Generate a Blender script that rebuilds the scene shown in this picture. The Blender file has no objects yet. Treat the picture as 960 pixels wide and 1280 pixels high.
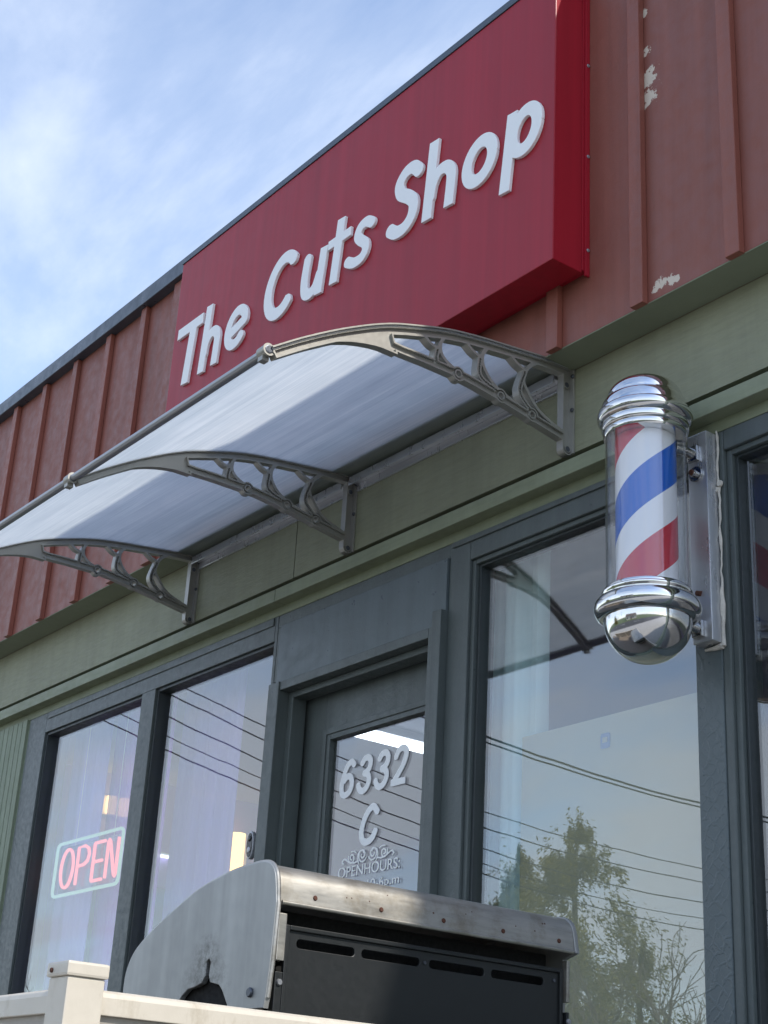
import bpy, bmesh, math, random
import numpy as np
from mathutils import Vector, Matrix, noise as mnoise
random.seed(7)
rng = np.random.default_rng(7)
S = bpy.context.scene
COL = S.collection
R = math.radians

# ------------------------------------------------------------------ materials
def new_mat(name):
    m = bpy.data.materials.new(name); m.use_nodes = True
    nt = m.node_tree; nt.nodes.clear()
    out = nt.nodes.new('ShaderNodeOutputMaterial')
    return m, nt, out

def N(nt, typ, **kw):
    n = nt.nodes.new(typ)
    for k, v in kw.items():
        if k.startswith('i_'):
            key = k[2:]
            n.inputs[int(key) if key.isdigit() else key.replace('_', ' ')].default_value = v
        else:
            setattr(n, k, v)
    return n

def ramp(nt, fac, stops, interp='LINEAR'):
    r = nt.nodes.new('ShaderNodeValToRGB'); r.color_ramp.interpolation = interp
    els = r.color_ramp.elements
    while len(els) > 1: els.remove(els[-1])
    els[0].position = stops[0][0]; els[0].color = stops[0][1]
    for p_, c_ in stops[1:]:
        e = els.new(p_); e.color = c_
    nt.links.new(fac, r.inputs[0]); return r

def g(v): return (v, v, v, 1)

def mixc(nt, fac, a, b, mode='MIX'):
    m = nt.nodes.new('ShaderNodeMix'); m.data_type = 'RGBA'; m.blend_type = mode
    for sock, val in ((m.inputs[0], fac), (m.inputs[6], a), (m.inputs[7], b)):
        if hasattr(val, 'is_output'): nt.links.new(val, sock)
        else: sock.default_value = val if not isinstance(val, tuple) or len(val) == 4 else (*val, 1)
    return m.outputs[2]

def mth(nt, op, a, b=None, c=None):
    n = nt.nodes.new('ShaderNodeMath'); n.operation = op
    for i, v in enumerate((a, b, c)):
        if v is None: continue
        if hasattr(v, 'is_output'): nt.links.new(v, n.inputs[i])
        else: n.inputs[i].default_value = v
    return n.outputs[0]

def coords(nt, scale=(1, 1, 1)):
    tc = nt.nodes.new('ShaderNodeTexCoord'); mp = nt.nodes.new('ShaderNodeMapping')
    mp.inputs['Scale'].default_value = scale
    nt.links.new(tc.outputs['Object'], mp.inputs[0]); return mp.outputs[0]

def noise(nt, vec, scale, detail=6, rough=.6):
    n = N(nt, 'ShaderNodeTexNoise'); n.inputs['Scale'].default_value = scale
    n.inputs['Detail'].default_value = detail; n.inputs['Roughness'].default_value = rough
    nt.links.new(vec, n.inputs['Vector']); return n.outputs['Fac']

def paint(name, col, rough=.5, vary=.18, nscale=3, bump=.15, bscale=60, metallic=0, coat=0,
          stretch=(1, 1, 1), extra=None, spec=.5, bdist=.004, rvary=.15):
    """surface colour with broad and fine mottling, roughness break-up and a fine bump"""
    m, nt, out = new_mat(name)
    p = nt.nodes.new('ShaderNodeBsdfPrincipled')
    v = coords(nt, stretch)
    n1 = noise(nt, v, nscale); n2 = noise(nt, v, nscale * 9, 5, .65)
    f = mth(nt, 'ADD', mth(nt, 'MULTIPLY', n1, .65), mth(nt, 'MULTIPLY', n2, .35))
    r = ramp(nt, f, [(.25, (*[c * (1 - vary) for c in col], 1)), (.75, (*[min(1, c * (1 + vary)) for c in col], 1))])
    c = r.outputs[0]
    if extra: c = extra(nt, c)
    nt.links.new(c, p.inputs['Base Color'])
    rr = ramp(nt, n2, [(.3, g(max(0.02, rough - rvary))), (.7, g(min(1, rough + rvary)))])
    nt.links.new(rr.outputs[0], p.inputs['Roughness'])
    p.inputs['Metallic'].default_value = metallic
    p.inputs['Coat Weight'].default_value = coat; p.inputs['Coat Roughness'].default_value = .12
    p.inputs['Specular IOR Level'].default_value = spec
    if bump:
        b = nt.nodes.new('ShaderNodeBump'); b.inputs['Strength'].default_value = bump; b.inputs['Distance'].default_value = bdist
        nt.links.new(noise(nt, v, bscale, 6, .7), b.inputs['Height'])
        nt.links.new(b.outputs[0], p.inputs['Normal'])
    nt.links.new(p.outputs[0], out.inputs[0])
    return m

def spot_mask(nt, pts):
    """1 near the given object-space points, 0 elsewhere"""
    tc = nt.nodes.new('ShaderNodeTexCoord'); acc = None
    for (x, y, z, r) in pts:
        d = N(nt, 'ShaderNodeVectorMath', operation='DISTANCE'); d.inputs[1].default_value = (x, y, z)
        nt.links.new(tc.outputs['Object'], d.inputs[0])
        f = mth(nt, 'SUBTRACT', 1, mth(nt, 'DIVIDE', d.outputs['Value'], r))
        acc = f if acc is None else mth(nt, 'MAXIMUM', acc, f)
    return acc, tc.outputs['Object']

def peel_extra(pts, col=(.62, .53, .43, 1), scale=38):
    def fn(nt, c):
        k, obj_ = spot_mask(nt, pts)
        n = noise(nt, obj_, scale, 5, .75)
        s = mth(nt, 'ADD', mth(nt, 'MULTIPLY', mth(nt, 'MAXIMUM', k, -.6), .55), mth(nt, 'MULTIPLY', n, 1.25))
        r = ramp(nt, s, [(.88, g(0)), (.91, g(1))])
        return mixc(nt, r.outputs[0], c, col)
    return fn

def glass(name, r0=.09, tint=(.93, .97, .95), rough=0.0, wave=.0):
    """clear sheet: straight-through transmission with angle dependent reflection on each face"""
    m, nt, out = new_mat(name)
    ge = nt.nodes.new('ShaderNodeNewGeometry')
    d = N(nt, 'ShaderNodeVectorMath', operation='DOT_PRODUCT')
    nt.links.new(ge.outputs['Normal'], d.inputs[0]); nt.links.new(ge.outputs['Incoming'], d.inputs[1])
    c = mth(nt, 'ABSOLUTE', d.outputs['Value'])
    s = mth(nt, 'POWER', mth(nt, 'SUBTRACT', 1, c), 5)
    fac = mth(nt, 'ADD', mth(nt, 'MULTIPLY', s, 1 - r0), r0)
    t = N(nt, 'ShaderNodeBsdfTransparent'); t.inputs[0].default_value = (*tint, 1)
    gl = N(nt, 'ShaderNodeBsdfGlossy'); gl.inputs['Roughness'].default_value = rough
    gl.inputs[0].default_value = (1, 1, 1, 1)
    if wave:
        b = nt.nodes.new('ShaderNodeBump'); b.inputs['Strength'].default_value = wave; b.inputs['Distance'].default_value = .01
        nt.links.new(noise(nt, coords(nt), 2.2, 2, .4), b.inputs['Height'])
        nt.links.new(b.outputs[0], gl.inputs['Normal'])
    mx = nt.nodes.new('ShaderNodeMixShader')
    nt.links.new(fac, mx.inputs[0]); nt.links.new(t.outputs[0], mx.inputs[1]); nt.links.new(gl.outputs[0], mx.inputs[2])
    nt.links.new(mx.outputs[0], out.inputs[0])
    return m

def emit(name, col, strength):
    m, nt, out = new_mat(name)
    e = N(nt, 'ShaderNodeEmission'); e.inputs[0].default_value = (*col, 1); e.inputs[1].default_value = strength
    nt.links.new(e.outputs[0], out.inputs[0]); return m

MT = {}
PEEL = [(-3.035, -.14, 3.60, .075), (-3.032, -.14, 3.52, .075), (-3.036, -.14, 3.72, .035), (-3.04, -.14, 3.90, .03),
        (-3.01, -.14, 2.737, .035), (-2.98, -.14, 2.735, .04), (-2.95, -.14, 2.731, .035), (-2.92, -.14, 2.727, .025), (-3.09, -.17, 3.46, .045), (-2.66, -.17, 3.3, .035),
        (-2.45, -.14, 3.2, .05)]
def streaky(nt, c):
    v = coords(nt, (9, 9, .35)); n = noise(nt, v, 1.6, 6, .6)
    r = ramp(nt, n, [(.35, g(.86)), (.7, g(1.1))])
    return mixc(nt, 1.0, c, r.outputs[0], 'MULTIPLY')
def fascia_extra(nt, c):
    return peel_extra(PEEL)(nt, streaky(nt, c))
def batten_extra(nt, c):
    """worn arrises: pale chips along the batten edges"""
    v = coords(nt, (1, 1, .35)); n = noise(nt, v, 34, 6, .8)
    ge = nt.nodes.new('ShaderNodeNewGeometry')
    r = ramp(nt, mth(nt, 'ADD', n, mth(nt, 'MULTIPLY', mth(nt, 'SUBTRACT', ge.outputs['Pointiness'], .5), 1.6)), [(.82, g(0)), (.86, g(1))])
    return mixc(nt, r.outputs[0], streaky(nt, c), (.6, .42, .34, 1))
def frieze_extra(nt, c):
    """brushed-out grain, faint runs from above and a few nail specks"""
    v = coords(nt, (.55, 1, 4)); n = noise(nt, v, 13, 9, .72)
    r = ramp(nt, n, [(.28, g(.86)), (.5, g(1.0)), (.74, g(1.10))])
    c = mixc(nt, 1.0, c, r.outputs[0], 'MULTIPLY')
    r2 = ramp(nt, noise(nt, coords(nt, (7, 7, .5)), 1.3, 6, .65), [(.32, g(.88)), (.6, g(1.03))])
    c = mixc(nt, 1.0, c, r2.outputs[0], 'MULTIPLY')
    vo = N(nt, 'ShaderNodeTexVoronoi'); vo.inputs['Scale'].default_value = 4.2; nt.links.new(coords(nt, (1, 0, 1)), vo.inputs['Vector'])
    k = ramp(nt, vo.outputs['Distance'], [(.018, g(.7)), (.03, g(0))])
    return mixc(nt, k.outputs[0], c, (.03, .032, .022, 1))
MT['fascia'] = paint('red_brown_paint', (.255, .083, .058), .5, .10, 1.7, .25, 90, extra=fascia_extra)
MT['batten'] = paint('red_brown_batten_paint', (.265, .085, .058), .48, .12, 3, .25, 80, extra=batten_extra)
MT['frieze'] = paint('sage_paint_on_plywood', (.262, .268, .178), .6, .10, 2.5, .5, 30, stretch=(.6, 1, 3), extra=frieze_extra, bdist=.006)
MT['trimg'] = paint('sage_trim_paint', (.225, .25, .16), .55, .12, 4, .2, 60, stretch=(.4, 1, 1), extra=frieze_extra)
MT['siding'] = paint('sage_siding_paint', (.22, .26, .18), .6, .15, 3, .3, 60, stretch=(3, 1, .5))
MT['soffit'] = paint('sage_soffit_paint', (.22, .24, .165), .7, .15, 3, .3, 50)
MT['slate'] = paint('slate_blue_paint', (.088, .106, .104), .42, .16, 4, .35, 45, bdist=.005, extra=streaky)
MT['slate_panel'] = paint('slate_blue_panel_paint', (.098, .124, .134), .40, .08, 2, .12, 80, extra=streaky)
MT['slate_dark'] = paint('dark_slate_stop_paint', (.032, .040, .042), .45, .2, 5, .2, 60)
def brush_extra_bump():
    """mullion paint with crossing diagonal roller ridges"""
    m = paint('slate_blue_ridged_paint', (.088, .112, .118), .38, .12, 5, 0, 10)
    nt = m.node_tree; p = [n for n in nt.nodes if n.type == 'BSDF_PRINCIPLED'][0]
    hs = []
    for rot in (R(38), R(-42)):
        tc = nt.nodes.new('ShaderNodeTexCoord'); mp = nt.nodes.new('ShaderNodeMapping'); mp.inputs['Rotation'].default_value = (0, rot, 0)
        nt.links.new(tc.outputs['Object'], mp.inputs[0])
        w = N(nt, 'ShaderNodeTexWave'); w.bands_direction = 'X'; w.inputs['Scale'].default_value = 9; w.inputs['Distortion'].default_value = 7
        w.inputs['Detail'].default_value = 4; w.inputs['Detail Scale'].default_value = 1.6
        nt.links.new(mp.outputs[0], w.inputs['Vector'])
        hs.append(ramp(nt, w.outputs['Fac'], [(.86, g(0)), (.97, g(1))]).outputs[0])
    k = noise(nt, coords(nt), 5, 3, .5)
    h = mth(nt, 'MULTIPLY', mth(nt, 'MAXIMUM', hs[0], hs[1]), ramp(nt, k, [(.42, g(0)), (.62, g(1))]).outputs[0])
    h = mth(nt, 'ADD', h, mth(nt, 'MULTIPLY', noise(nt, coords(nt), 40, 6, .7), .5))
    b = nt.nodes.new('ShaderNodeBump'); b.inputs['Strength'].default_value = .25; b.inputs['Distance'].default_value = .006
    nt.links.new(h, b.inputs['Height']); nt.links.new(b.outputs[0], p.inputs['Normal'])
    return m
MT['slate_ridged'] = brush_extra_bump()
MT['cap'] = paint('blue_grey_flashing', (.075, .095, .12), .38, .1, 2, .05, 60, metallic=.35, spec=.6)
def sign_streak(nt, c):
    v = coords(nt, (14, 14, .25)); n = noise(nt, v, 1.4, 7, .65)
    r = ramp(nt, n, [(.3, g(.84)), (.7, g(1.08))])
    return mixc(nt, 1.0, c, r.outputs[0], 'MULTIPLY')
MT['sign'] = paint('crimson_sheet', (.36, .011, .024), .40, .04, 1.2, 0, 120, coat=.05, extra=sign_streak, rvary=.03, spec=.3)
MT['letter'] = paint('white_acrylic_letter', (.91, .91, .90), .40, .02, 4, 0, 120, rvary=.05)
MT['letter_film'] = paint('white_vinyl_film', (.93, .95, .96), .5, .03, 20, .05, 120)
MT['bronze'] = paint('champagne_resin', (.36, .35, .315), .38, .06, 5, .03, 160, metallic=.45, spec=.6, rvary=.05)
MT['alu'] = paint('brushed_aluminium', (.36, .37, .39), .36, .06, 3, .03, 150, metallic=.6, stretch=(.2, 1, 1), rvary=.05)
MT['plate'] = paint('satin_steel_plate', (.60, .61, .63), .30, .05, 3, .02, 150, metallic=.75, stretch=(1, 1, .2), rvary=.05)
MT['chrome'] = paint('chrome', (.74, .745, .75), .07, .06, 8, .012, 220, metallic=1.0, rvary=.04)
MT['chrome_arm'] = paint('tarnished_chrome_arm', (.45, .45, .45), .18, .2, 12, .1, 100, metallic=1.0)
MT['rust'] = paint('rust', (.085, .030, .016), .8, .35, 40, .5, 200)
MT['bolt'] = paint('bolt_steel', (.11, .12, .14), .4, .2, 30, .1, 100, metallic=.7)
MT['caulk'] = paint('cracked_white_caulk', (.56, .53, .47), .8, .3, 25, .8, 60)
MT['black'] = paint('sooty_black_enamel', (.014, .016, .017), .42, .12, 8, .03, 90, rvary=.05)
MT['dark'] = paint('painted_shade_black', (.006, .006, .006), .9, .2, 8, 0)  # near-black colour for spots where only shade lies
def grime(nt, c):
    n = noise(nt, coords(nt, (1, 1, .4)), 9, 8, .75)
    r = ramp(nt, n, [(.30, (.62, .57, .48, 1)), (.46, g(1))])
    return mixc(nt, .55, c, mixc(nt, 1.0, c, r.outputs[0], 'MULTIPLY'))
MT['vinyl'] = paint('cream_vinyl', (.58, .53, .445), .42, .07, 5, .08, 120, spec=.45, extra=grime)
MT['vinyl_grey'] = paint('beige_vinyl_panel', (.34, .31, .27), .5, .08, 5, .08, 120)
def steel_extra(nt, c):
    k, o = spot_mask(nt, [(-.265, -.02, 1.0 - .14, .2), (-.25, -.02, .9, .16)])
    return c
def scuffed(nt, c):
    n = noise(nt, coords(nt, (1, .12, 1)), 60, 5, .7); n2 = noise(nt, coords(nt), 7, 7, .7)
    r = ramp(nt, n, [(.30, g(.80)), (.5, g(1)), (.72, g(1.12))]); c = mixc(nt, 1.0, c, r.outputs[0], 'MULTIPLY')
    r = ramp(nt, n2, [(.34, (.62, .56, .47, 1)), (.52, g(1))]); return mixc(nt, .7, c, mixc(nt, 1.0, c, r.outputs[0], 'MULTIPLY'))
MT['steel'] = paint('weathered_stainless', (.44, .425, .39), .42, .10, 6, .02, 140, metallic=.8, stretch=(1, .25, 1), rvary=.06, extra=scuffed)
def soot(nt, c):
    k, o = spot_mask(nt, [(-.285, 0, .85, .15), (-.285, 0, .92, .10)])
    n = noise(nt, o, 42, 8, .8)
    s = mth(nt, 'MULTIPLY', mth(nt, 'MAXIMUM', k, 0), mth(nt, 'ADD', mth(nt, 'MULTIPLY', n, 4.6), -1.75))
    r = ramp(nt, s, [(.08, g(0)), (.7, g(.6))])
    return mixc(nt, r.outputs[0], c, (.05, .045, .035, 1))
MT['endcap'] = paint('galvanised_end_panel', (.36, .365, .355), .46, .07, 3, .04, 140, metallic=.5, extra=lambda nt, c: soot(nt, streaky(nt, c)), rvary=.07)
MT['asphalt'] = paint('asphalt', (.05, .05, .052), .85, .25, 2, .6, 90)
MT['concrete'] = paint('concrete', (.33, .32, .30), .8, .15, 2, .4, 50)
MT['deckwood'] = paint('weathered_deck_boards', (.23, .19, .15), .75, .25, 4, .4, 50, stretch=(.3, 4, 4))
MT['grass'] = paint('grass_ground', (.075, .10, .035), .9, .35, 1.5, .8, 30)
MT['shell'] = paint('grey_render', (.3, .3, .29), .8, .1, 2, .2, 40)
MT['inwall'] = paint('lavender_light_wall', (.50, .35, .84), .7, .05, 2, .03, 60)  # purplish room light put into the wall colour
MT['inceil'] = paint('pale_ceiling', (.42, .43, .50), .8, .06, 3, .1, 60)
MT['infloor'] = paint('grey_floor', (.22, .2, .19), .5, .15, 3, .05, 50)
MT['board'] = paint('beige_sheet_board', (.40, .39, .30), .7, .05, 3, .05, 260)
MT['sticker'] = paint('blue_sticker', (.12, .18, .36), .5, .1, 20, 0)
MT['cool_dim'] = emit('dim_cool_strip', (.8, .88, 1.0), 1.2)
MT['neon_red'] = emit('red_neon_tube', (1.0, .25, .30), .62)
MT['neon_green'] = emit('pale_green_neon_tube', (.50, .78, .72), .30)
MT['warm'] = emit('warm_lamp', (1.0, .56, .20), 1.35)
MT['cool'] = emit('cool_tube_lamp', (.82, .88, 1.0), 2.4)
MT['white_trim'] = paint('white_enamel', (.7, .7, .72), .4, .05, 5, 0)
MT['cable'] = paint('black_cable', (.012, .012, .013), .6, .2, 5, 0)
MT['bark'] = paint('bark', (.10, .075, .055), .9, .35, 6, .8, 30, stretch=(3, 3, .6))
MT['twig'] = paint('grey_twig_bark', (.13, .105, .08), .9, .3, 6, .3, 30)
MT['polewood'] = paint('treated_pole_wood', (.13, .10, .07), .85, .3, 4, .5, 30, stretch=(3, 3, .3))
MT['housewall'] = paint('pale_clapboard', (.5, .47, .42), .7, .08, 2, .2, 30)
MT['houseroof'] = paint('brown_shingle', (.10, .08, .07), .9, .3, 6, .6, 20)
MT['plastic_black'] = paint('black_plastic', (.015, .016, .02), .2, .2, 8, 0)
MT['plastic_silver'] = paint('silver_plastic', (.42, .43, .46), .3, .1, 8, 0, metallic=.4)
MT['pane'] = glass('window_glass', .125, (.955, .975, .965), 0, .03)
MT['tube_glass'] = glass('acrylic_tube', .045, (.97, .975, .98))

def fabric(name, col, trans=.45, open_=0):
    m, nt, out = new_mat(name)
    v = coords(nt, (1, 1, .06)); n = noise(nt, v, 14, 4, .5)
    r = ramp(nt, n, [(.3, (*[c * .88 for c in col], 1)), (.7, (*[min(1, c * 1.08) for c in col], 1))])
    a = N(nt, 'ShaderNodeBsdfDiffuse'); b = N(nt, 'ShaderNodeBsdfTranslucent')
    nt.links.new(r.outputs[0], a.inputs[0]); nt.links.new(r.outputs[0], b.inputs[0])
    mx = nt.nodes.new('ShaderNodeMixShader'); mx.inputs[0].default_value = trans
    nt.links.new(a.outputs[0], mx.inputs[1]); nt.links.new(b.outputs[0], mx.inputs[2])
    if open_:
        t = N(nt, 'ShaderNodeBsdfTransparent'); m2 = nt.nodes.new('ShaderNodeMixShader'); m2.inputs[0].default_value = open_
        nt.links.new(mx.outputs[0], m2.inputs[1]); nt.links.new(t.outputs[0], m2.inputs[2]); mx = m2
    nt.links.new(mx.outputs[0], out.inputs[0]); return m
MT['sheer'] = fabric('lavender_light_white_sheer', (.48, .41, .84), .15, .12)  # white cloth; lavender of sky reflection and room light put into its colour
MT['lavlight_sheer'] = fabric('lavender_light_sheer', (.60, .30, .92), .15, .35)  # purple light of the room painted into the cloth colour
MT['curtain'] = fabric('pale_aqua_curtain', (.66, .84, .86), .12)
MT['greencurtain'] = fabric('sea_green_curtain', (.20, .33, .29), .3)

def polycarb():
    m, nt, out = new_mat('frosted_polycarbonate')
    v = coords(nt, (.02, 1, 1))
    n = noise(nt, v, 110, 3, .6); n2 = noise(nt, coords(nt, (.02, 1, 1)), 30, 3, .6); n3 = noise(nt, coords(nt), 2.5, 6, .65)
    f = mth(nt, 'ADD', mth(nt, 'MULTIPLY', n, .45), mth(nt, 'ADD', mth(nt, 'MULTIPLY', n2, .3), mth(nt, 'MULTIPLY', n3, .25)))
    r = ramp(nt, f, [(.34, (.63, .67, .70, 1)), (.5, (.74, .77, .79, 1)), (.66, (.87, .88, .88, 1))])
    tl = N(nt, 'ShaderNodeBsdfTranslucent'); tr = N(nt, 'ShaderNodeBsdfTransparent')
    nt.links.new(r.outputs[0], tl.inputs[0]); nt.links.new(r.outputs[0], tr.inputs[0])
    df = N(nt, 'ShaderNodeBsdfDiffuse'); nt.links.new(r.outputs[0], df.inputs[0])
    gl = N(nt, 'ShaderNodeBsdfGlossy'); gl.inputs['Roughness'].default_value = .22
    m1 = nt.nodes.new('ShaderNodeMixShader'); m1.inputs[0].default_value = .16
    nt.links.new(tl.outputs[0], m1.inputs[1]); nt.links.new(tr.outputs[0], m1.inputs[2])
    m2 = nt.nodes.new('ShaderNodeMixShader'); m2.inputs[0].default_value = .06
    nt.links.new(m1.outputs[0], m2.inputs[1]); nt.links.new(df.outputs[0], m2.inputs[2])
    m3 = nt.nodes.new('ShaderNodeMixShader'); m3.inputs[0].default_value = .08
    nt.links.new(m2.outputs[0], m3.inputs[1]); nt.links.new(gl.outputs[0], m3.inputs[2])
    nt.links.new(m3.outputs[0], out.inputs[0]); return m
MT['polycarb'] = polycarb()

def stripes():
    """helical red, white and blue bands wound round the drum (object origin on the pole's axis)"""
    m, nt, out = new_mat('helical_stripes')
    p = nt.nodes.new('ShaderNodeBsdfPrincipled'); p.inputs['Roughness'].default_value = .35; p.inputs['Coat Weight'].default_value = .5; p.inputs['Coat Roughness'].default_value = .08
    tc = nt.nodes.new('ShaderNodeTexCoord'); sx = nt.nodes.new('ShaderNodeSeparateXYZ'); nt.links.new(tc.outputs['Object'], sx.inputs[0])
    ang = mth(nt, 'ARCTAN2', sx.outputs[1], sx.outputs[0])
    t = mth(nt, 'SUBTRACT', mth(nt, 'DIVIDE', mth(nt, 'SUBTRACT', sx.outputs[2], .545), .508),
            mth(nt, 'MULTIPLY', mth(nt, 'ADD', ang, R(47)), .24 / .508 / math.pi))
    t = mth(nt, 'FRACT', mth(nt, 'ADD', t, 10.135))
    r = ramp(nt, t, [(0, (.006, .125, .56, 1)), (.27, (.85, .85, .86, 1)), (.5, (.55, .012, .035, 1)), (.77, (.85, .85, .86, 1))], 'CONSTANT')
    nt.links.new(r.outputs[0], p.inputs['Base Color']); nt.links.new(p.outputs[0], out.inputs[0]); return m
MT['stripes'] = stripes()

def leaf_mat(name, c1, c2):
    m, nt, out = new_mat(name)
    oi = nt.nodes.new('ShaderNodeNewGeometry')
    r = ramp(nt, oi.outputs['Random Per Island'], [(0, (*c1, 1)), (1, (*c2, 1))])
    a = N(nt, 'ShaderNodeBsdfDiffuse'); b = N(nt, 'ShaderNodeBsdfTranslucent')
    nt.links.new(r.outputs[0], a.inputs[0]); nt.links.new(r.outputs[0], b.inputs[0])
    mx = nt.nodes.new('ShaderNodeMixShader'); mx.inputs[0].default_value = .35
    nt.links.new(a.outputs[0], mx.inputs[1]); nt.links.new(b.outputs[0], mx.inputs[2])
    nt.links.new(mx.outputs[0], out.inputs[0]); return m
MT['leaf'] = leaf_mat('cedar_foliage', (.12, .12, .022), (.30, .265, .06))
MT['hedge'] = leaf_mat('dark_foliage', (.03, .05, .018), (.08, .10, .03))

# ------------------------------------------------------------------ mesh helpers
ORG = {}
class B:
    def __init__(s): s.bm = bmesh.new()
    def box(s, x0, x1, y0, y1, z0, z1):
        vs = [s.bm.verts.new(p) for p in ((x0, y0, z0), (x1, y0, z0), (x1, y1, z0), (x0, y1, z0), (x0, y0, z1), (x1, y0, z1), (x1, y1, z1), (x0, y1, z1))]
        for f in ((0, 3, 2, 1), (4, 5, 6, 7), (0, 1, 5, 4), (1, 2, 6, 5), (2, 3, 7, 6), (3, 0, 4, 7)): s.bm.faces.new([vs[i] for i in f])
        return s
    def quad(s, *p):
        s.bm.faces.new([s.bm.verts.new(q) for q in p]); return s
    def prism(s, pts, lo, hi, axis='y'):
        """2-D outline swept along an axis: y -> (x,z), x -> (y,z), z -> (x,y)"""
        def P(a, b, t): return {'y': (a, t, b), 'x': (t, a, b), 'z': (a, b, t)}[axis]
        A = [s.bm.verts.new(P(a, b, lo)) for a, b in pts]; C = [s.bm.verts.new(P(a, b, hi)) for a, b in pts]
        n = len(pts)
        for i in range(n): s.bm.faces.new((A[i], A[(i + 1) % n], C[(i + 1) % n], C[i]))
        s.bm.faces.new(A[::-1]); s.bm.faces.new(C); return s
    def tube(s, pts, r, seg=10, cap=True, closed=False):
        pts = [Vector(p) for p in pts]; n = len(pts); rings = []
        up = None
        for i, p in enumerate(pts):
            a = pts[i - 1] if (i or closed) else p; b = pts[(i + 1) % n] if (i < n - 1 or closed) else p
            d = (b - a).normalized()
            if up is None:
                up = d.orthogonal().normalized()
            else:
                up = (up - d * up.dot(d))
                up = up.normalized() if up.length > 1e-6 else d.orthogonal().normalized()
            w = d.cross(up); rad = r[i] if isinstance(r, (list, tuple)) else r
            rings.append([s.bm.verts.new(p + (up * math.cos(t) + w * math.sin(t)) * rad) for t in [2 * math.pi * k / seg for k in range(seg)]])
        for i in range(n if closed else n - 1):
            A, C = rings[i], rings[(i + 1) % n]
            for k in range(seg): s.bm.faces.new((A[k], A[(k + 1) % seg], C[(k + 1) % seg], C[k]))
        if cap and not closed:
            s.bm.faces.new(rings[0][::-1]); s.bm.faces.new(rings[-1])
        return s
    def lathe(s, prof, cx, cy, seg=64):
        rings = []
        for r, z in prof:
            if r < 1e-6: rings.append([s.bm.verts.new((cx, cy, z))])
            else: rings.append([s.bm.verts.new((cx + r * math.cos(t), cy + r * math.sin(t), z)) for t in [2 * math.pi * k / seg for k in range(seg)]])
        for A, C in zip(rings, rings[1:]):
            for k in range(seg):
                j = (k + 1) % seg
                if len(A) == 1: s.bm.faces.new((A[0], C[j], C[k]))
                elif len(C) == 1: s.bm.faces.new((A[k], A[j], C[0]))
                else: s.bm.faces.new((A[k], A[j], C[j], C[k]))
        return s
    def disc(s, c, nrm, r, h, seg=14, dome=0):
        c = Vector(c); n = Vector(nrm).normalized(); u = n.orthogonal().normalized(); w = n.cross(u)
        def ring(rr, hh): return [s.bm.verts.new(c + n * hh + (u * math.cos(t) + w * math.sin(t)) * rr) for t in [2 * math.pi * k / seg for k in range(seg)]]
        rs = [ring(r, 0), ring(r, h * .6), ring(r * .8, h)]
        for A, C in zip(rs, rs[1:]):
            for k in range(seg): s.bm.faces.new((A[k], A[(k + 1) % seg], C[(k + 1) % seg], C[k]))
        s.bm.faces.new(rs[0][::-1]); s.bm.faces.new(rs[-1]); return s
    def add_mesh(s, verts, faces):
        vs = [s.bm.verts.new(v) for v in verts]
        for f in faces:
            try: s.bm.faces.new([vs[i] for i in f])
            except ValueError: pass
        return s

def obj(name, b, mat, parent=None, bevel=0, smooth=False, label=None):
    """one mesh object from the collected shapes, given in world coordinates"""
    bm = b.bm
    bmesh.ops.recalc_face_normals(bm, faces=bm.faces)
    if bevel:
        eds = [e for e in bm.edges if len(e.link_faces) == 2 and e.calc_face_angle(0) > .5]
        bmesh.ops.bevel(bm, geom=eds, offset=bevel, segments=2, profile=.6, affect='EDGES', clamp_overlap=True)
    o_ = Vector(ORG.get(parent.name, (0, 0, 0))) if parent else Vector((0, 0, 0))
    if o_.length: bmesh.ops.translate(bm, verts=bm.verts, vec=-o_)
    me = bpy.data.meshes.new(name); bm.to_mesh(me); bm.free()
    me.materials.append(MT[mat] if isinstance(mat, str) else mat)
    if smooth:
        for p_ in me.polygons: p_.use_smooth = True
        try: me.set_sharp_from_angle(angle=R(40))
        except Exception: pass
    o = bpy.data.objects.new(name, me); COL.objects.link(o)
    if parent: o.parent = parent; ORG[o.name] = tuple(o_)
    else: ORG[o.name] = (0, 0, 0)
    if label: o['label'] = label
    return o

def thing(name, label, cat, loc=(0, 0, 0), group=None):
    o = bpy.data.objects.new(name, None); COL.objects.link(o); o.location = loc
    o.empty_display_size = .2
    o['label'] = label; o['category'] = cat
    if group: o['group'] = group
    ORG[o.name] = tuple(loc); return o

def tag(o, label, cat, group=None):
    o['label'] = label; o['category'] = cat
    if group: o['group'] = group
    return o

def recentre(o):
    """move a top-level mesh's origin to the foot of the thing"""
    me = o.data; cs = np.array([v.co for v in me.vertices]); c = (cs.min(0) + cs.max(0)) / 2; c[2] = cs[:, 2].min()
    me.transform(Matrix.Translation(-Vector(c))); o.location = c; return o

def struct(name, b, mat, **k):
    o = obj(name, b, mat, **k); o['kind'] = 'structure'; return o

# ------------------------------------------------------------------ outlines from strokes
def smooth_path(pts, n=10):
    P = [np.array(p, float) for p in pts]
    if len(P) < 3: return P
    P = [2 * P[0] - P[1]] + P + [2 * P[-1] - P[-2]]; out = []
    for i in range(1, len(P) - 2):
        for t in np.linspace(0, 1, n, endpoint=False):
            a, b_, c, d = P[i - 1:i + 3]
            out.append(.5 * ((2 * b_) + (c - a) * t + (2 * a - 5 * b_ + 4 * c - d) * t * t + (3 * b_ - a - 3 * c + d) * t ** 3))
    out.append(P[-2]); return out

def ellipse_path(cx, cy, rx, ry, a0=0, a1=360, n=40, shear=0):
    return [np.array((cx + rx * math.cos(R(a)) + shear * ry * math.sin(R(a)), cy + ry * math.sin(R(a)))) for a in np.linspace(a0, a1, n)]

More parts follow.
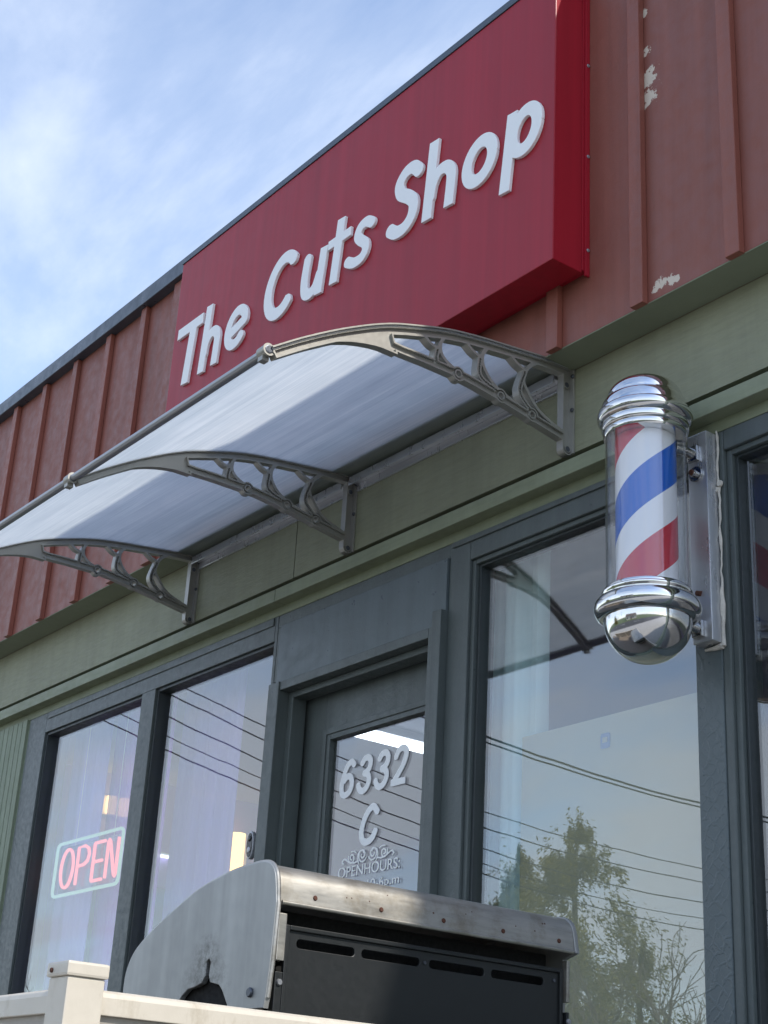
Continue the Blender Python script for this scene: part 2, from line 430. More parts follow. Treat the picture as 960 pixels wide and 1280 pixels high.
def sdf_strokes(strokes, X, Y):
    """strokes: (points, width or (w0,w1), round ends) -> signed distance on the grid"""
    D_ = np.full(X.shape, 1e3)
    for st in strokes:
        pts, w = st[0], st[1]; rnd = st[2] if len(st) > 2 else False
        n = len(pts)
        for i in range(n - 1):
            a, b_ = np.array(pts[i], float), np.array(pts[i + 1], float); d = b_ - a; L = np.hypot(*d)
            if L < 1e-9: continue
            d /= L; nn = np.array((-d[1], d[0])); c = (a + b_) / 2
            hw = (w if not isinstance(w, tuple) else w[0] + (w[1] - w[0]) * (i + .5) / (n - 1)) / 2
            u = np.abs((X - c[0]) * d[0] + (Y - c[1]) * d[1]) - L / 2; v = np.abs((X - c[0]) * nn[0] + (Y - c[1]) * nn[1]) - hw
            D_ = np.minimum(D_, np.hypot(np.maximum(u, 0), np.maximum(v, 0)) + np.minimum(np.maximum(u, v), 0))
            ends = []
            if i > 0 or rnd: ends.append(a)
            if i == n - 2 and rnd: ends.append(b_)
            for e in ends: D_ = np.minimum(D_, np.hypot(X - e[0], Y - e[1]) - hw)
    return D_

def sdf_poly(poly, X, Y):
    P = np.array(poly, float); d = np.full(X.shape, 1e6); ins = np.zeros(X.shape, bool)
    for i in range(len(P)):
        a, b_ = P[i - 1], P[i]; e = b_ - a; wx, wy = X - a[0], Y - a[1]
        t = np.clip((wx * e[0] + wy * e[1]) / (e @ e), 0, 1)
        d = np.minimum(d, np.hypot(wx - t * e[0], wy - t * e[1]))
        c = ((a[1] > Y) != (b_[1] > Y))
        with np.errstate(divide='ignore', invalid='ignore'):
            xi = a[0] + (Y - a[1]) * e[0] / (e[1] if e[1] else 1e-12)
        ins ^= c & (X < xi)
    return np.where(ins, -d, d)

def contour(F, xs, ys):
    """closed iso-lines of F = 0 on the grid (marching squares)"""
    ins = F < 0; segs = {}
    H, W = F.shape
    s4 = ins[:-1, :-1].astype(int) + ins[:-1, 1:] * 2 + ins[1:, 1:] * 4 + ins[1:, :-1] * 8
    jj, ii = np.nonzero((s4 > 0) & (s4 < 15))
    def pt(key):
        j, i, h = key
        if h == 0:
            a, b_ = F[j, i], F[j, i + 1]; t = a / (a - b_); return (xs[i] + t * (xs[i + 1] - xs[i]), ys[j])
        a, b_ = F[j, i], F[j + 1, i]; t = a / (a - b_); return (xs[i], ys[j] + t * (ys[j + 1] - ys[j]))
    T = {1: [('L', 'B')], 2: [('B', 'R')], 3: [('L', 'R')], 4: [('R', 'T')], 5: [('L', 'B'), ('R', 'T')], 6: [('B', 'T')], 7: [('L', 'T')],
         8: [('T', 'L')], 9: [('T', 'B')], 10: [('B', 'R'), ('T', 'L')], 11: [('T', 'R')], 12: [('R', 'L')], 13: [('R', 'B')], 14: [('B', 'L')]}
    for j, i in zip(jj, ii):
        E_ = {'B': (j, i, 0), 'T': (j + 1, i, 0), 'L': (j, i, 1), 'R': (j, i + 1, 1)}
        for a, b_ in T[s4[j, i]]: segs.setdefault(E_[a], []).append(E_[b_])
    loops = []
    while segs:
        k0 = next(iter(segs)); lp = []; k = k0
        while k in segs:
            lp.append(pt(k)); nx = segs[k].pop()
            if not segs[k]: del segs[k]
            k = nx
            if k == k0: break
        if len(lp) > 3: loops.append(lp)
    return loops

def simplify(lp, tol):
    P = np.array(lp); n = len(P)
    far = int(np.argmax(np.hypot(*(P - P[0]).T)))
    def dp(i, j):
        if j <= i + 1: return []
        a, b_ = P[i % n], P[j % n]; seg = P[i + 1:j] if j <= n else np.vstack((P[i + 1:], P[:j - n]))
        d = b_ - a; L = np.hypot(*d)
        dist = np.abs(d[0] * (seg[:, 1] - a[1]) - d[1] * (seg[:, 0] - a[0])) / L if L > 1e-9 else np.hypot(*(seg - a).T)
        k = int(np.argmax(dist))
        if dist[k] < tol: return []
        m = i + 1 + k
        return dp(i, m) + [m] + dp(m, j)
    idx = [0] + dp(0, far) + [far] + dp(far, n)
    return [tuple(P[i % n]) for i in idx]

def plate_from_loops(b, loops, lo, hi, axis, bevel=0):
    """fills 2-D loops (with holes) and gives them thickness from lo to hi along an axis"""
    cu = bpy.data.curves.new('outline', 'CURVE'); cu.dimensions = '2D'; cu.fill_mode = 'BOTH'
    cu.extrude = (hi - lo) / 2 - bevel; cu.bevel_depth = bevel; cu.bevel_resolution = 1; cu.offset = -bevel
    for lp in loops:
        sp = cu.splines.new('POLY'); sp.points.add(len(lp) - 1); sp.use_cyclic_u = True
        for q, (x, y) in zip(sp.points, lp): q.co = (x, y, 0, 1)
    o = bpy.data.objects.new('outline', cu); COL.objects.link(o)
    dg = bpy.context.evaluated_depsgraph_get(); me = bpy.data.meshes.new_from_object(o.evaluated_get(dg))
    mid = (lo + hi) / 2
    f = {'y': lambda v: (v.x, v.z + mid, v.y), 'x': lambda v: (v.z + mid, v.x, v.y), 'z': lambda v: (v.x, v.y, v.z + mid)}[axis]
    b.add_mesh([f(v.co) for v in me.vertices], [tuple(p_.vertices) for p_ in me.polygons])
    bmesh.ops.remove_doubles(b.bm, verts=b.bm.verts, dist=1e-6)
    bpy.data.objects.remove(o); bpy.data.meshes.remove(me); bpy.data.curves.remove(cu)
    return b

def grid_of(x0, x1, y0, y1, h):
    xs = np.arange(x0, x1 + h, h); ys = np.arange(y0, y1 + h, h); X, Y = np.meshgrid(xs, ys); return xs, ys, X, Y

def stroke_plate(b, strokes, lo, hi, axis, h=.002, bevel=0, tol=None):
    pts = np.array([p for st in strokes for p in st[0]]); w = max(st[1] if not isinstance(st[1], tuple) else max(st[1]) for st in strokes)
    xs, ys, X, Y = grid_of(pts[:, 0].min() - w, pts[:, 0].max() + w, pts[:, 1].min() - w, pts[:, 1].max() + w, h)
    loops = [simplify(l, tol or h * .22) for l in contour(sdf_strokes(strokes, X, Y), xs, ys)]
    return plate_from_loops(b, [l for l in loops if len(l) > 2], lo, hi, axis, bevel)

# ================================================================== the setting
GZ, DECK = -1.55, -.45
b = B(); b.quad((-400, -400, GZ), (400, -400, GZ), (400, 400, GZ), (-400, 400, GZ)); struct('ground', b, 'grass')
b = B(); b.box(-60, 40, -14.5, -6.5, GZ - .1, GZ + .004); struct('road', b, 'asphalt')
b = B(); b.box(-60, 40, -6.4, -.0, GZ - .1, GZ + .12); struct('pavement', b, 'concrete')
b = B()
for k in range(12): b.box(-58 + k * 8, -55 + k * 8, -10.56, -10.44, GZ + .005, GZ + .008)
struct('road_marking', b, 'white_trim')

# ================================================================== the shop building
bld = thing('shop_building', 'single storey shop front with red-brown cladding, sage frieze and slate window frames', 'building')
XL, XR = -16.0, 6.0
FB, FT = 2.69, 4.30      # red cladding bottom and top
b = B(); b.box(XL, XR, -.14, .25, FB, FT); obj('fascia', b, 'fascia', bld)
def batten(x1, parent=bld):
    b = B(); b.box(x1 - .058, x1, -.168, -.141, FB - .006, FT - .002); return obj('batten', b, 'batten', parent, bevel=.003)
xb = -2.638
bats = []
for k in range(-4, 31):
    x = xb - .4095 * k
    if x < XL + .2: break
    if -6.08 < x - .03 < -3.60: continue          # behind the sign box
    bats.append(x)
for x in bats: batten(x)
batten(-6.375)
b = B(); b.box(XL, XR, -.196, .30, FT, FT + .092); obj('roof_cap', b, 'cap', bld, bevel=.005)
b = B(); b.box(XL, XR, -.139, .0, FB - .004, FB + .05); obj('soffit', b, 'soffit', bld)
for x0, x1 in ((XL, -9.03), (-9.024, -5.293), (-5.287, -1.62), (-1.614, XR)):
    b = B(); b.box(x0, x1, 0, .10, 2.357, FB - .006); obj('frieze_panel', b, 'frieze', bld)
b = B(); b.box(XL, XR, .045, .099, 2.29, 2.39); obj('painted_gap_shade', b, 'dark', bld)  # near-black strip standing in for the shade in the joint
for x0, x1 in ((XL, -5.342), (-5.339, -1.0), (-.997, XR)):
    b = B(); b.box(x0, x1, -.055, .03, 2.246, 2.303); obj('trim_board', b, 'trimg', bld, bevel=.003)
b = B(); b.box(XL, XR, .002, .1, 2.205, 2.247); obj('trim_strip', b, 'trimg', bld, bevel=.002)
# sage siding at the far left, grooved boards
b = B()
x = -7.87
while x > XL:
    b.box(x - .054, x, -.012, .1, DECK, 2.206); x -= .0605
b.box(XL, -7.86, .004, .09, DECK, 2.2)
obj('siding', b, 'siding', bld, bevel=.002)
# wall under the windows and outer shell
for x0, x1 in ((-7.853, -5.38), (-4.21, XR)):
    b = B(); b.box(x0, x1, .01, .2, DECK - 1.1, .2); obj('lower_wall', b, 'siding', bld)
b = B(); b.box(-5.38, -4.21, .01, .2, DECK - 1.1, DECK); b.box(XL, -7.86, .1, .25, DECK - 1.1, 2.25); obj('foundation', b, 'shell', bld)
b = B(); b.box(XL, XR, .1, .26, 2.20, FB + .02); obj('lintel', b, 'shell', bld)
b = B(); b.box(XL, XR, .26, 9, 4.2, 4.28); obj('roof', b, 'shell', bld)
b = B(); b.box(XL, XR, 8.8, 9, GZ, 4.19); obj('rear_wall', b, 'shell', bld)
for x0, x1 in ((XL, XL + .2), (XR - .2, XR)):
    b = B(); b.box(x0, x1, .26, 8.79, GZ, 4.19); obj('side_wall', b, 'shell', bld)
# the room behind the glass
b = B(); b.box(-10.2, -10.0, .27, 6.2, DECK, 2.55); b.box(-10.0, 4, 6.0, 6.2, DECK, 2.55); b.box(3.8, 4, .27, 5.99, DECK, 2.55); obj('interior_wall', b, 'inwall', bld)
b = B(); b.box(-10.2, 4, .262, 6.2, 2.55, 2.62); obj('ceiling', b, 'inceil', bld)
b = B(); b.box(-10.2, 4, .2, 6.2, DECK - .1, DECK); obj('interior_floor', b, 'infloor', bld)

# ---- windows -------------------------------------------------------------
HZ = 2.08; SILL = .2
def member(b, x0, x1, z0, z1, y0=0.0, y1=.11): b.box(x0, x1, y0, y1, z0, z1)
# left pair
w = bpy.data.objects.new('window', None)
b = B(); member(b, -7.853, -7.64, SILL, 2.203); member(b, -7.639, -5.401, HZ + .012, 2.203)
member(b, -6.566, -6.435, SILL, HZ + .011); member(b, -5.40, -5.378, SILL, 2.203); member(b, -7.639, -5.401, SILL - .09, SILL - .001, -.03)
b.box(-7.62, -5.41, -.006, -.001, 2.165, 2.2)
wl = obj('window', b, 'slate', bld, bevel=.004, label='pair of lavender panes left of the door')
ORG[wl.name] = (0, 0, 0)
b = B()
for x0, x1 in ((-7.639, -6.567), (-6.434, -5.401)):
    b.box(x0, x0 + .016, .012, .1, SILL, HZ + .01); b.box(x1 - .014, x1, .012, .1, SILL, HZ + .01); b.box(x0 + .0161, x1 - .0141, .012, .1, HZ - .004, HZ + .01)
obj('glazing_stop', b, 'slate_dark', wl, bevel=.002)
for x0, x1 in ((-7.63, -6.57), (-6.43, -5.405)):
    b = B(); b.box(x0, x1, .045, .051, SILL, HZ + .004); obj('pane', b, 'pane', wl)
bpy.data.objects.remove(w)
# right large window
b = B(); member(b, -4.209, -4.092, SILL, 2.203); member(b, -4.091, -3.006, 2.107, 2.203); member(b, -4.091, -3.006, SILL - .09, SILL - .001, -.03)
b.box(-4.19, -2.95, -.008, -.001, 2.178, 2.2)
wr = obj('window', b, 'slate', bld, bevel=.004, label='large pane between the door and the barber pole')
b = B(); b.box(-4.0915, -4.072, .013, .1, SILL, 2.106); b.box(-4.0715, -3.006, .013, .1, 2.088, 2.106)
obj('frame_moulding', b, 'slate', wr, bevel=.003)
b = B(); b.box(-4.0715, -4.058, .028, .1, SILL, 2.087); b.box(-4.0575, -3.006, .028, .1, 2.078, 2.087)
obj('glazing_stop', b, 'slate_dark', wr, bevel=.002)
b = B(); b.box(-4.07, -3.0, .05, .056, SILL, 2.1); obj('pane', b, 'pane', wr)
# mullion carrying the barber pole
b = B(); b.box(-3.005, -2.902, -.004, .12, SILL - .09, 2.203); obj('mullion', b, 'slate_ridged', bld, bevel=.004)
# far right window
b = B(); member(b, -2.9015, -2.872, SILL, 2.203); member(b, -2.8715, -.6, 2.135, 2.203); member(b, -.6, -.45, SILL, 2.203); member(b, -2.8715, -.6, SILL - .09, SILL - .001, -.03)
we = obj('window', b, 'slate', bld, bevel=.004, label='dark pane right of the barber pole, cut off by the picture edge')
b = B(); b.box(-2.8715, -2.85, .013, .1, SILL, 2.134); b.box(-2.8495, -.6, .013, .1, 2.116, 2.134)
obj('frame_moulding', b, 'slate', we, bevel=.003)
b = B(); b.box(-2.8495, -2.838, .028, .1, SILL, 2.115); b.box(-2.8375, -.6, .028, .1, 2.106, 2.115)
obj('glazing_stop', b, 'slate_dark', we, bevel=.002)
b = B(); b.box(-2.848, -.6, .05, .056, SILL, 2.13); obj('pane', b, 'pane', we)
b = B(); b.box(-.45, XR, -.01, .1, SILL, 2.204); obj('siding', b, 'siding', bld)

# ---- door ------------------------------------------------------------------
b = B(); b.box(-5.342, -4.213, -.010, .1, 1.886, 2.146); obj('transom_panel', b, 'slate_panel', bld, bevel=.002)
b = B(); b.box(-5.377, -4.2095, .001, .1, 2.147, 2.203); b.box(-5.377, -5.343, .001, .1, 1.9, 2.1465); obj('transom_rail', b, 'slate', bld, bevel=.003)
b = B()
b.box(-5.377, -5.298, -.024, .17, DECK, 1.885); b.box(-5.2975, -4.3005, -.018, .17, 1.846, 1.885)
b.box(-4.30, -4.262, -.018, .17, DECK, 1.885); b.box(-4.2615, -4.2095, -.034, .17, DECK, 1.935)
b.box(-5.2975, -5.262, .03, .1, DECK, 1.8455); b.box(-5.2615, -4.3005, .03, .1, 1.818, 1.8455)
dfm = obj('door_frame', b, 'slate', bld, bevel=.003)
GX0, GX1, GT, GB = -5.058, -4.472, 1.622, .25
b = B()
b.box(-5.2965, GX0 - .07, .115, .16, DECK + .02, 1.843); b.box(GX1 + .06, -4.302, .115, .16, DECK + .02, 1.843)
b.box(GX0 - .0695, GX1 + .0595, .115, .16, GT + .045, 1.843); b.box(GX0 - .0695, GX1 + .0595, .115, .16, DECK + .02, GB - .05)
door = obj('door', b, 'slate', bld, bevel=.002, label='slate painted shop door with glazed upper part')
b = B()
for d_, y0 in ((0, .103), (.022, .109)):
    k = .024
    b.box(GX0 - .07 + d_, GX0 - .07 + d_ + k, y0, .15, GB - .05 + d_, GT + .045 - d_); b.box(GX1 + .06 - d_ - k, GX1 + .06 - d_, y0, .15, GB - .05 + d_, GT + .045 - d_)
    b.box(GX0 - .07 + d_ + k + .0003, GX1 + .06 - d_ - k - .0003, y0, .15, GT + .045 - d_ - k, GT + .045 - d_); b.box(GX0 - .07 + d_ + k + .0003, GX1 + .06 - d_ - k - .0003, y0, .15, GB - .05 + d_, GB - .05 + d_ + k)
obj('glazing_bead', b, 'slate', door, bevel=.002)
b = B(); b.box(GX0 - .03, GX1 + .03, .128, .134, GB - .01, GT + .01); obj('pane', b, 'pane', door)
b = B(); b.tube([(-5.29, .112, 1.845), (-4.9, .113, 1.8445), (-4.31, .112, 1.8455)], .0045, 6)
b.tube([(-5.296, .112, 1.842), (-5.293, .113, 1.2), (-5.296, .112, .5), (-5.295, .112, -.3)], .005, 6); obj('weatherstrip', b, 'caulk', door)
b = B(); b.disc((-4.86, .113, 1.836), (0, -1, 0), .008, .008); obj('bell_stud', b, 'caulk', door)
b = B(); b.tube([(-4.39, .115, .62), (-4.39, .06, .62), (-4.39, .06, .9), (-4.39, .115, .9)], .011, 10); obj('handle', b, 'chrome', door, smooth=True)
# lettering on the door glass: number, unit letter, ornament and hours
YF = .1275
def digit(ch, x, z, w, h):
    """strokes of one slanted numeral in a w x h cell whose lower left is (x,z)"""
    sh = .12
    def P(u, v): return (x + w * u + sh * h * (v - .5), z + h * v)
    D_ = {'6': [[P(.80, .84), P(.62, .93), P(.38, .86), P(.2, .6), P(.14, .33), P(.22, .13), P(.45, .06), P(.7, .13), P(.8, .31), P(.7, .5), P(.47, .56), P(.25, .45)]],
          '3': [[P(.2, .80), P(.35, .92), P(.58, .93), P(.74, .82), P(.72, .65), P(.55, .55), P(.42, .53)], [P(.42, .53), P(.65, .48), P(.78, .32), P(.68, .13), P(.45, .06), P(.24, .12), P(.12, .25)]],
          '2': [[P(.16, .72), P(.28, .88), P(.52, .94), P(.74, .85), P(.77, .68), P(.62, .45), P(.35, .22), P(.16, .075)]]}
    return [smooth_path(q, 8) for q in D_[ch]] + ([[P(.03, .075), P(.90, .075)]] if ch == '2' else [])
for ch, x in zip('6332', (-5.012, -4.896, -4.782, -4.670)):
    b = B(); stroke_plate(b, [(q, .0265) for q in digit(ch, x, 1.367, .105, .15)], YF - .003, YF, 'y', .0012)
    obj('number', b, 'letter_film', door)
b = B(); stroke_plate(b, [(smooth_path([(-4.748, 1.279), (-4.775, 1.303), (-4.806, 1.292), (-4.835, 1.255), (-4.848, 1.21), (-4.835, 1.178), (-4.806, 1.17), (-4.775, 1.182), (-4.755, 1.21)], 8), .028)], YF - .003, YF, 'y', .0012)
obj('unit_letter', b, 'letter_film', door)
def curl(cx, cz, r, a0, turns, sgn=1, n=40):
    return [(cx + sgn * r * (1 - .75 * t) * math.cos(R(a0) + turns * 2 * math.pi * t), cz + r * (1 - .75 * t) * math.sin(R(a0) + turns * 2 * math.pi * t)) for t in np.linspace(0, 1, n)]
fl = []
for sg in (1, -1):
    cx = -4.797
    fl += [(curl(cx + sg * .034, 1.123, .029, 200, 1.5, sg), .006), (curl(cx + sg * .034, 1.123, .038, -60, .55, sg), .005), (curl(cx + sg * .104, 1.118, .022, 30, -1.4, sg), .006),
           (smooth_path([(cx + sg * .062, 1.102), (cx + sg * .09, 1.098), (cx + sg * .122, 1.106), (cx + sg * .15, 1.118), (cx + sg * .165, 1.108), (cx + sg * .155, 1.1)], 8), .006),
           (smooth_path([(cx + sg * .075, 1.135), (cx + sg * .09, 1.143), (cx + sg * .11, 1.142)], 8), .005)]
b = B(); stroke_plate(b, fl, YF - .003, YF, 'y', .0012); obj('ornament', b, 'letter_film', door)
def text_plate(body, x0, x1, z0, zcap, y, shear=0, capratio=.715):
    cu = bpy.data.curves.new('txt', 'FONT'); cu.body = body; cu.size = 1; cu.extrude = .02; cu.shear = shear
    o = bpy.data.objects.new('txt', cu); COL.objects.link(o)
    dg = bpy.context.evaluated_depsgraph_get(); me = bpy.data.meshes.new_from_object(o.evaluated_get(dg))
    V = np.array([v.co for v in me.vertices]); sx = (x1 - x0) / (V[:, 0].max() - V[:, 0].min()); sz = (zcap - z0) / capratio
    b = B(); b.add_mesh([(x0 + (v[0] - V[:, 0].min()) * sx, y + v[2] * .06, z0 + v[1] * sz) for v in V], [tuple(p_.vertices) for p_ in me.polygons])
    bmesh.ops.remove_doubles(b.bm, verts=b.bm.verts, dist=1e-7)
    bpy.data.objects.remove(o); bpy.data.meshes.remove(me); bpy.data.curves.remove(cu); return b
obj('opening_hours', text_plate('OPENHOURS:', -4.985, -4.592, 1.048, 1.090, YF - .0015), 'letter_film', door)
obj('opening_hours', text_plate('10-6p.m', -4.79, -4.592, .992, 1.026, YF - .0015), 'letter_film', door)

# ================================================================== the sign
sg = thing('shop_sign', 'crimson box sign with raised white letters reading The Cuts Shop', 'sign', (-4.69, -.14, 2.925))
SX0, SX1, SY, SZ0, SZ1 = -6.085, -3.331, -.308, 2.925, 4.196
b = B(); b.box(SX0, SX1, SY, -.1695, SZ0, SZ1); b.box(SX0 + .01, SX1, -.1694, -.1405, SZ0 + .012, SZ1 - .003); obj('sign_box', b, 'sign', sg, bevel=.004)
b = B(); b.box(SX0 - .004, SX1 + .004, SY - .005, -.14, SZ1 + .0005, SZ1 + .018); obj('top_flashing', b, 'cap', sg, bevel=.002)
b = B(); b.box(SX1 + .0003, SX1 + .010, -.1405 - .02, -.1405, SZ0 - .01, SZ1); obj('side_flange', b, 'sign', sg, bevel=.002)
for z in (3.02, 3.42, 3.83):
    b = B(); b.disc((SX1 + .010, -.150, z), (1, 0, 0), .007, .004); obj('rivet', b, 'alu', sg)
L = []
L.append(('T', [([(-5.985, 3.727), (-5.748, 3.727)], .068), ([(-5.832, 3.72), (-5.866, 3.412)], .074)]))
L.append(('h', [([(-5.690, 3.770), (-5.718, 3.412)], .066), (smooth_path([(-5.705, 3.50), (-5.695, 3.555), (-5.66, 3.598), (-5.618, 3.600), (-5.591, 3.565), (-5.592, 3.50)]) + [np.array((-5.600, 3.412))], .064)]))
L.append(('e', [(ellipse_path(-5.420, 3.534, .073, .086, -38, -338, 40, .1) + [np.array((-5.350, 3.548)), np.array((-5.470, 3.517))], .062)]))
L.append(('C', [(ellipse_path(-5.055, 3.592, .105, .136, 42, 318, 40, .12), .072)]))
L.append(('u', [(smooth_path([(-4.853, 3.640), (-4.868, 3.53), (-4.858, 3.462), (-4.820, 3.442), (-4.780, 3.462), (-4.752, 3.52)]), .064), ([(-4.730, 3.637), (-4.757, 3.412)], .064)]))
L.append(('t', [([(-4.612, 3.722), (-4.645, 3.412)], .066), ([(-4.700, 3.622), (-4.536, 3.622)], .052)]))
L.append(('s', [(smooth_path([(-4.385, 3.588), (-4.425, 3.612), (-4.468, 3.604), (-4.484, 3.570), (-4.462, 3.538), (-4.428, 3.508), (-4.422, 3.474), (-4.450, 3.446), (-4.502, 3.446), (-4.550, 3.472)]), .058)]))
L.append(('S', [(smooth_path([(-4.083, 3.682), (-4.120, 3.718), (-4.170, 3.718), (-4.208, 3.680), (-4.196, 3.628), (-4.145, 3.588), (-4.110, 3.545), (-4.118, 3.487), (-4.160, 3.452), (-4.215, 3.452), (-4.258, 3.482)]), .070)]))
L.append(('h', [([(-3.990, 3.772), (-4.021, 3.412)], .070), (smooth_path([(-4.005, 3.50), (-3.992, 3.56), (-3.955, 3.605), (-3.908, 3.605), (-3.877, 3.566), (-3.878, 3.50)]) + [np.array((-3.887, 3.412))], .066)]))
L.append(('o', [(ellipse_path(-3.708, 3.523, .073, .083, 0, 360, 44, .12), .068)]))
L.append(('p', [([(-3.524, 3.637), (-3.562, 3.300)], .066), (ellipse_path(-3.456, 3.523, .066, .083, 0, 360, 44, .12), .066)]))
for ch, st in L:
    b = B(); stroke_plate(b, [([np.array(p_) * 1.0062 for p_ in q[0]], q[1] * .86) for q in st], -.322, SY - .0005, 'y', .0016, bevel=.001); obj('letter', b, 'letter', sg, label='white raised letter ' + ch)

# ================================================================== awning
aw = thing('awning', 'curved frosted polycarbonate awning on three champagne scrolled brackets over the shop door', 'awning', (-4.87, 0, 2.35))
ARC = [(0.0, 2.690), (.10, 2.684), (.18, 2.676), (.281, 2.664), (.428, 2.646), (.57, 2.622), (.70, 2.586), (.838, 2.539), (.994, 2.461), (1.142, 2.372), (1.262, 2.290)]
arc = smooth_path(ARC, 8)
def offset_path(P, d):
    out = []
    for i, p_ in enumerate(P):
        a = P[max(0, i - 1)]; c = P[min(len(P) - 1, i + 1)]; t = (c - a) / np.hypot(*(c - a)); out.append(p_ + np.array((t[1], -t[0])) * (-d))
    return out
# bracket outline in (u, z), u = distance out from the wall
low = smooth_path([(1.262, 2.280), (1.16, 2.338), (1.05, 2.397), (.96, 2.432), (.865, 2.452), (.786, 2.453)], 6)
leaf = [p_ for p_ in offset_path(arc, -.012) if p_[0] > .80][::1] + list(low)
arcC = offset_path(arc, -.015)
strut = smooth_path([(.862, 2.516), (.82, 2.484), (.775, 2.478), (.70, 2.480), (.631, 2.480), (.491, 2.477), (.347, 2.459), (.2, 2.436), (.03, 2.408)], 6)
forks = []
for (n_, m_, pa, pb, bow) in (((.540, 2.482), (.622, 2.540), (.680, 2.566), (.592, 2.594), .0), ((.350, 2.474), (.435, 2.578), (.500, 2.612), (.405, 2.628), .0), ((.200, 2.455), (.228, 2.604), (.300, 2.640), (.165, 2.660), .0)):
    n_, m_ = np.array(n_), np.array(m_); mid = (n_ * .45 + m_ * .55) + np.array((.036, -.026))
    forks += [(smooth_path([n_, mid, m_], 8), .020), (smooth_path([m_, (m_ + np.array(pa)) / 2 + np.array((0, -.006)), pa], 6), .010), (smooth_path([m_, (m_ + np.array(pb)) / 2 + np.array((.004, .0)), pb], 6), .010)]
forks += [(smooth_path([(.172, 2.655), (.212, 2.625), (.236, 2.565), (.212, 2.52), (.150, 2.462), (.014, 2.416)], 8), .012),
          (smooth_path([(.40, 2.63), (.424, 2.59), (.418, 2.545), (.37, 2.495), (.28, 2.462), (.2, 2.445)], 8), .012),
          (smooth_path([(.59, 2.61), (.61, 2.56), (.60, 2.52), (.55, 2.492), (.46, 2.48), (.35, 2.467)], 8), .012)]
NODES = [(.528, 2.478), (.337, 2.464), (.192, 2.442)]
base = [(arcC, .030), (strut, .031)] + forks + [([(.024, 2.372), (.024, 2.680)], .046), ([(.024, 2.368), (.024, 2.39)], .05, True)]
xs, ys, X, Y = grid_of(-.03, 1.32, 2.31 - .06, 2.78, .0026)
F = sdf_strokes(base, X, Y)
F = np.minimum(F, sdf_poly(leaf, X, Y))
F = np.maximum(F, -X)                              # nothing behind the wall face
holes = [(*n_, .011) for n_ in NODES] + [(.030, 2.618, .008), (.024, 2.366, .008)]
for n_ in NODES: F = np.minimum(F, np.hypot(X - n_[0], Y - n_[1]) - .027)
for hx, hy, hr in holes: F = np.maximum(F, hr - np.hypot(X - hx, Y - hy))
web = [simplify(l, .0006) for l in contour(F, xs, ys)]
rim = [simplify(l, .0006) for l in contour(np.abs(F + .0027) - .0026, xs, ys)]
def bracket(x, first=None):
    b = B()
    ylp = lambda lps: [[(-p_[0], p_[1]) for p_ in l] for l in lps]
    plate_from_loops(b, ylp(web), x - .004, x + .004, 'x')
    plate_from_loops(b, ylp(rim), x - .0155, x + .0155, 'x')
    return obj('bracket', b, 'bronze', aw)
BX = (-3.564, -4.870, -6.146)
for x in BX:
    br = bracket(x)
    for (u, z) in ((.030, 2.618), (.024, 2.366)):
        b = B(); b.disc((x + .004, -u, z), (1, 0, 0), .0125, .012); obj('bolt', b, 'bolt', br, smooth=True)
    b = B(); b.box(x - .02, x + .028, -.010, -.0005, 2.35, 2.684); obj('wall_plate', b, 'bronze', br, bevel=.002)
    for dx, z in ((.026, 2.655), (.024, 2.52)):
        b = B(); b.disc((x + dx, -.011, z), (0, -1, 0), .008, .006); obj('wall_bolt', b, 'bolt', br)
    b = B(); c = (-1.272, 2.287)
    b.tube([(x - .032, c[0], c[1]), (x + .006, c[0], c[1])], .0195, 20); b.box(x - .03, x - .004, c[0] - .012, c[0] + .012, c[1] - .032, c[1] - .017)
    b.tube([(x + .0062, c[0], c[1]), (x + .012, c[0], c[1])], .021, 20)
    obj('clamp', b, 'bronze', br, smooth=True)
    b = B(); b.disc((x + .0122, c[0], c[1]), (1, 0, 0), .014, .002, 18); obj('end_cap', b, 'bolt', br)
# sheet: one curved panel per bay, flutes running along the front
top = offset_path(smooth_path(ARC, 14), .003); bot = offset_path(smooth_path(ARC, 14), -.0025)
top = [p_ for p_ in top if p_[0] > .012]; bot = [p_ for p_ in bot if p_[0] > .012]
for x0, x1 in ((-4.8695, -3.546), (-6.165, -4.8705)):
    b = B(); b.prism([(-p_[0], p_[1]) for p_ in top] + [(-p_[0], p_[1]) for p_ in bot[::-1]], x0, x1, 'x'); obj('sheet', b, 'polycarb', aw, smooth=True)
for x in BX:
    b = B(); t2 = offset_path(smooth_path(ARC, 10), .009); t1 = offset_path(smooth_path(ARC, 10), .0036)
    b.prism([(-p_[0], p_[1]) for p_ in t2] + [(-p_[0], p_[1]) for p_ in t1[::-1]], x - .022, x + .022, 'x'); obj('cover_strip', b, 'bronze', aw, smooth=True)
b = B(); b.tube([(-6.30, -1.272, 2.287), (-3.57, -1.272, 2.287)], .0125, 18); b.box(-6.2, -3.575, -1.262, -1.244, 2.291, 2.303); obj('front_rail', b, 'alu', aw, smooth=True)
b = B()
for x0, x1 in ((-4.838, -3.592), (-6.116, -4.893)):
    b.box(x0, x1, -.055, -.001, 2.652, 2.672); b.box(x0, x1, -.012, -.0012, 2.622, 2.6518); b.box(x0, x1, -.058, -.050, 2.634, 2.6518)
obj('wall_rail', b, 'plate', aw, bevel=.002)

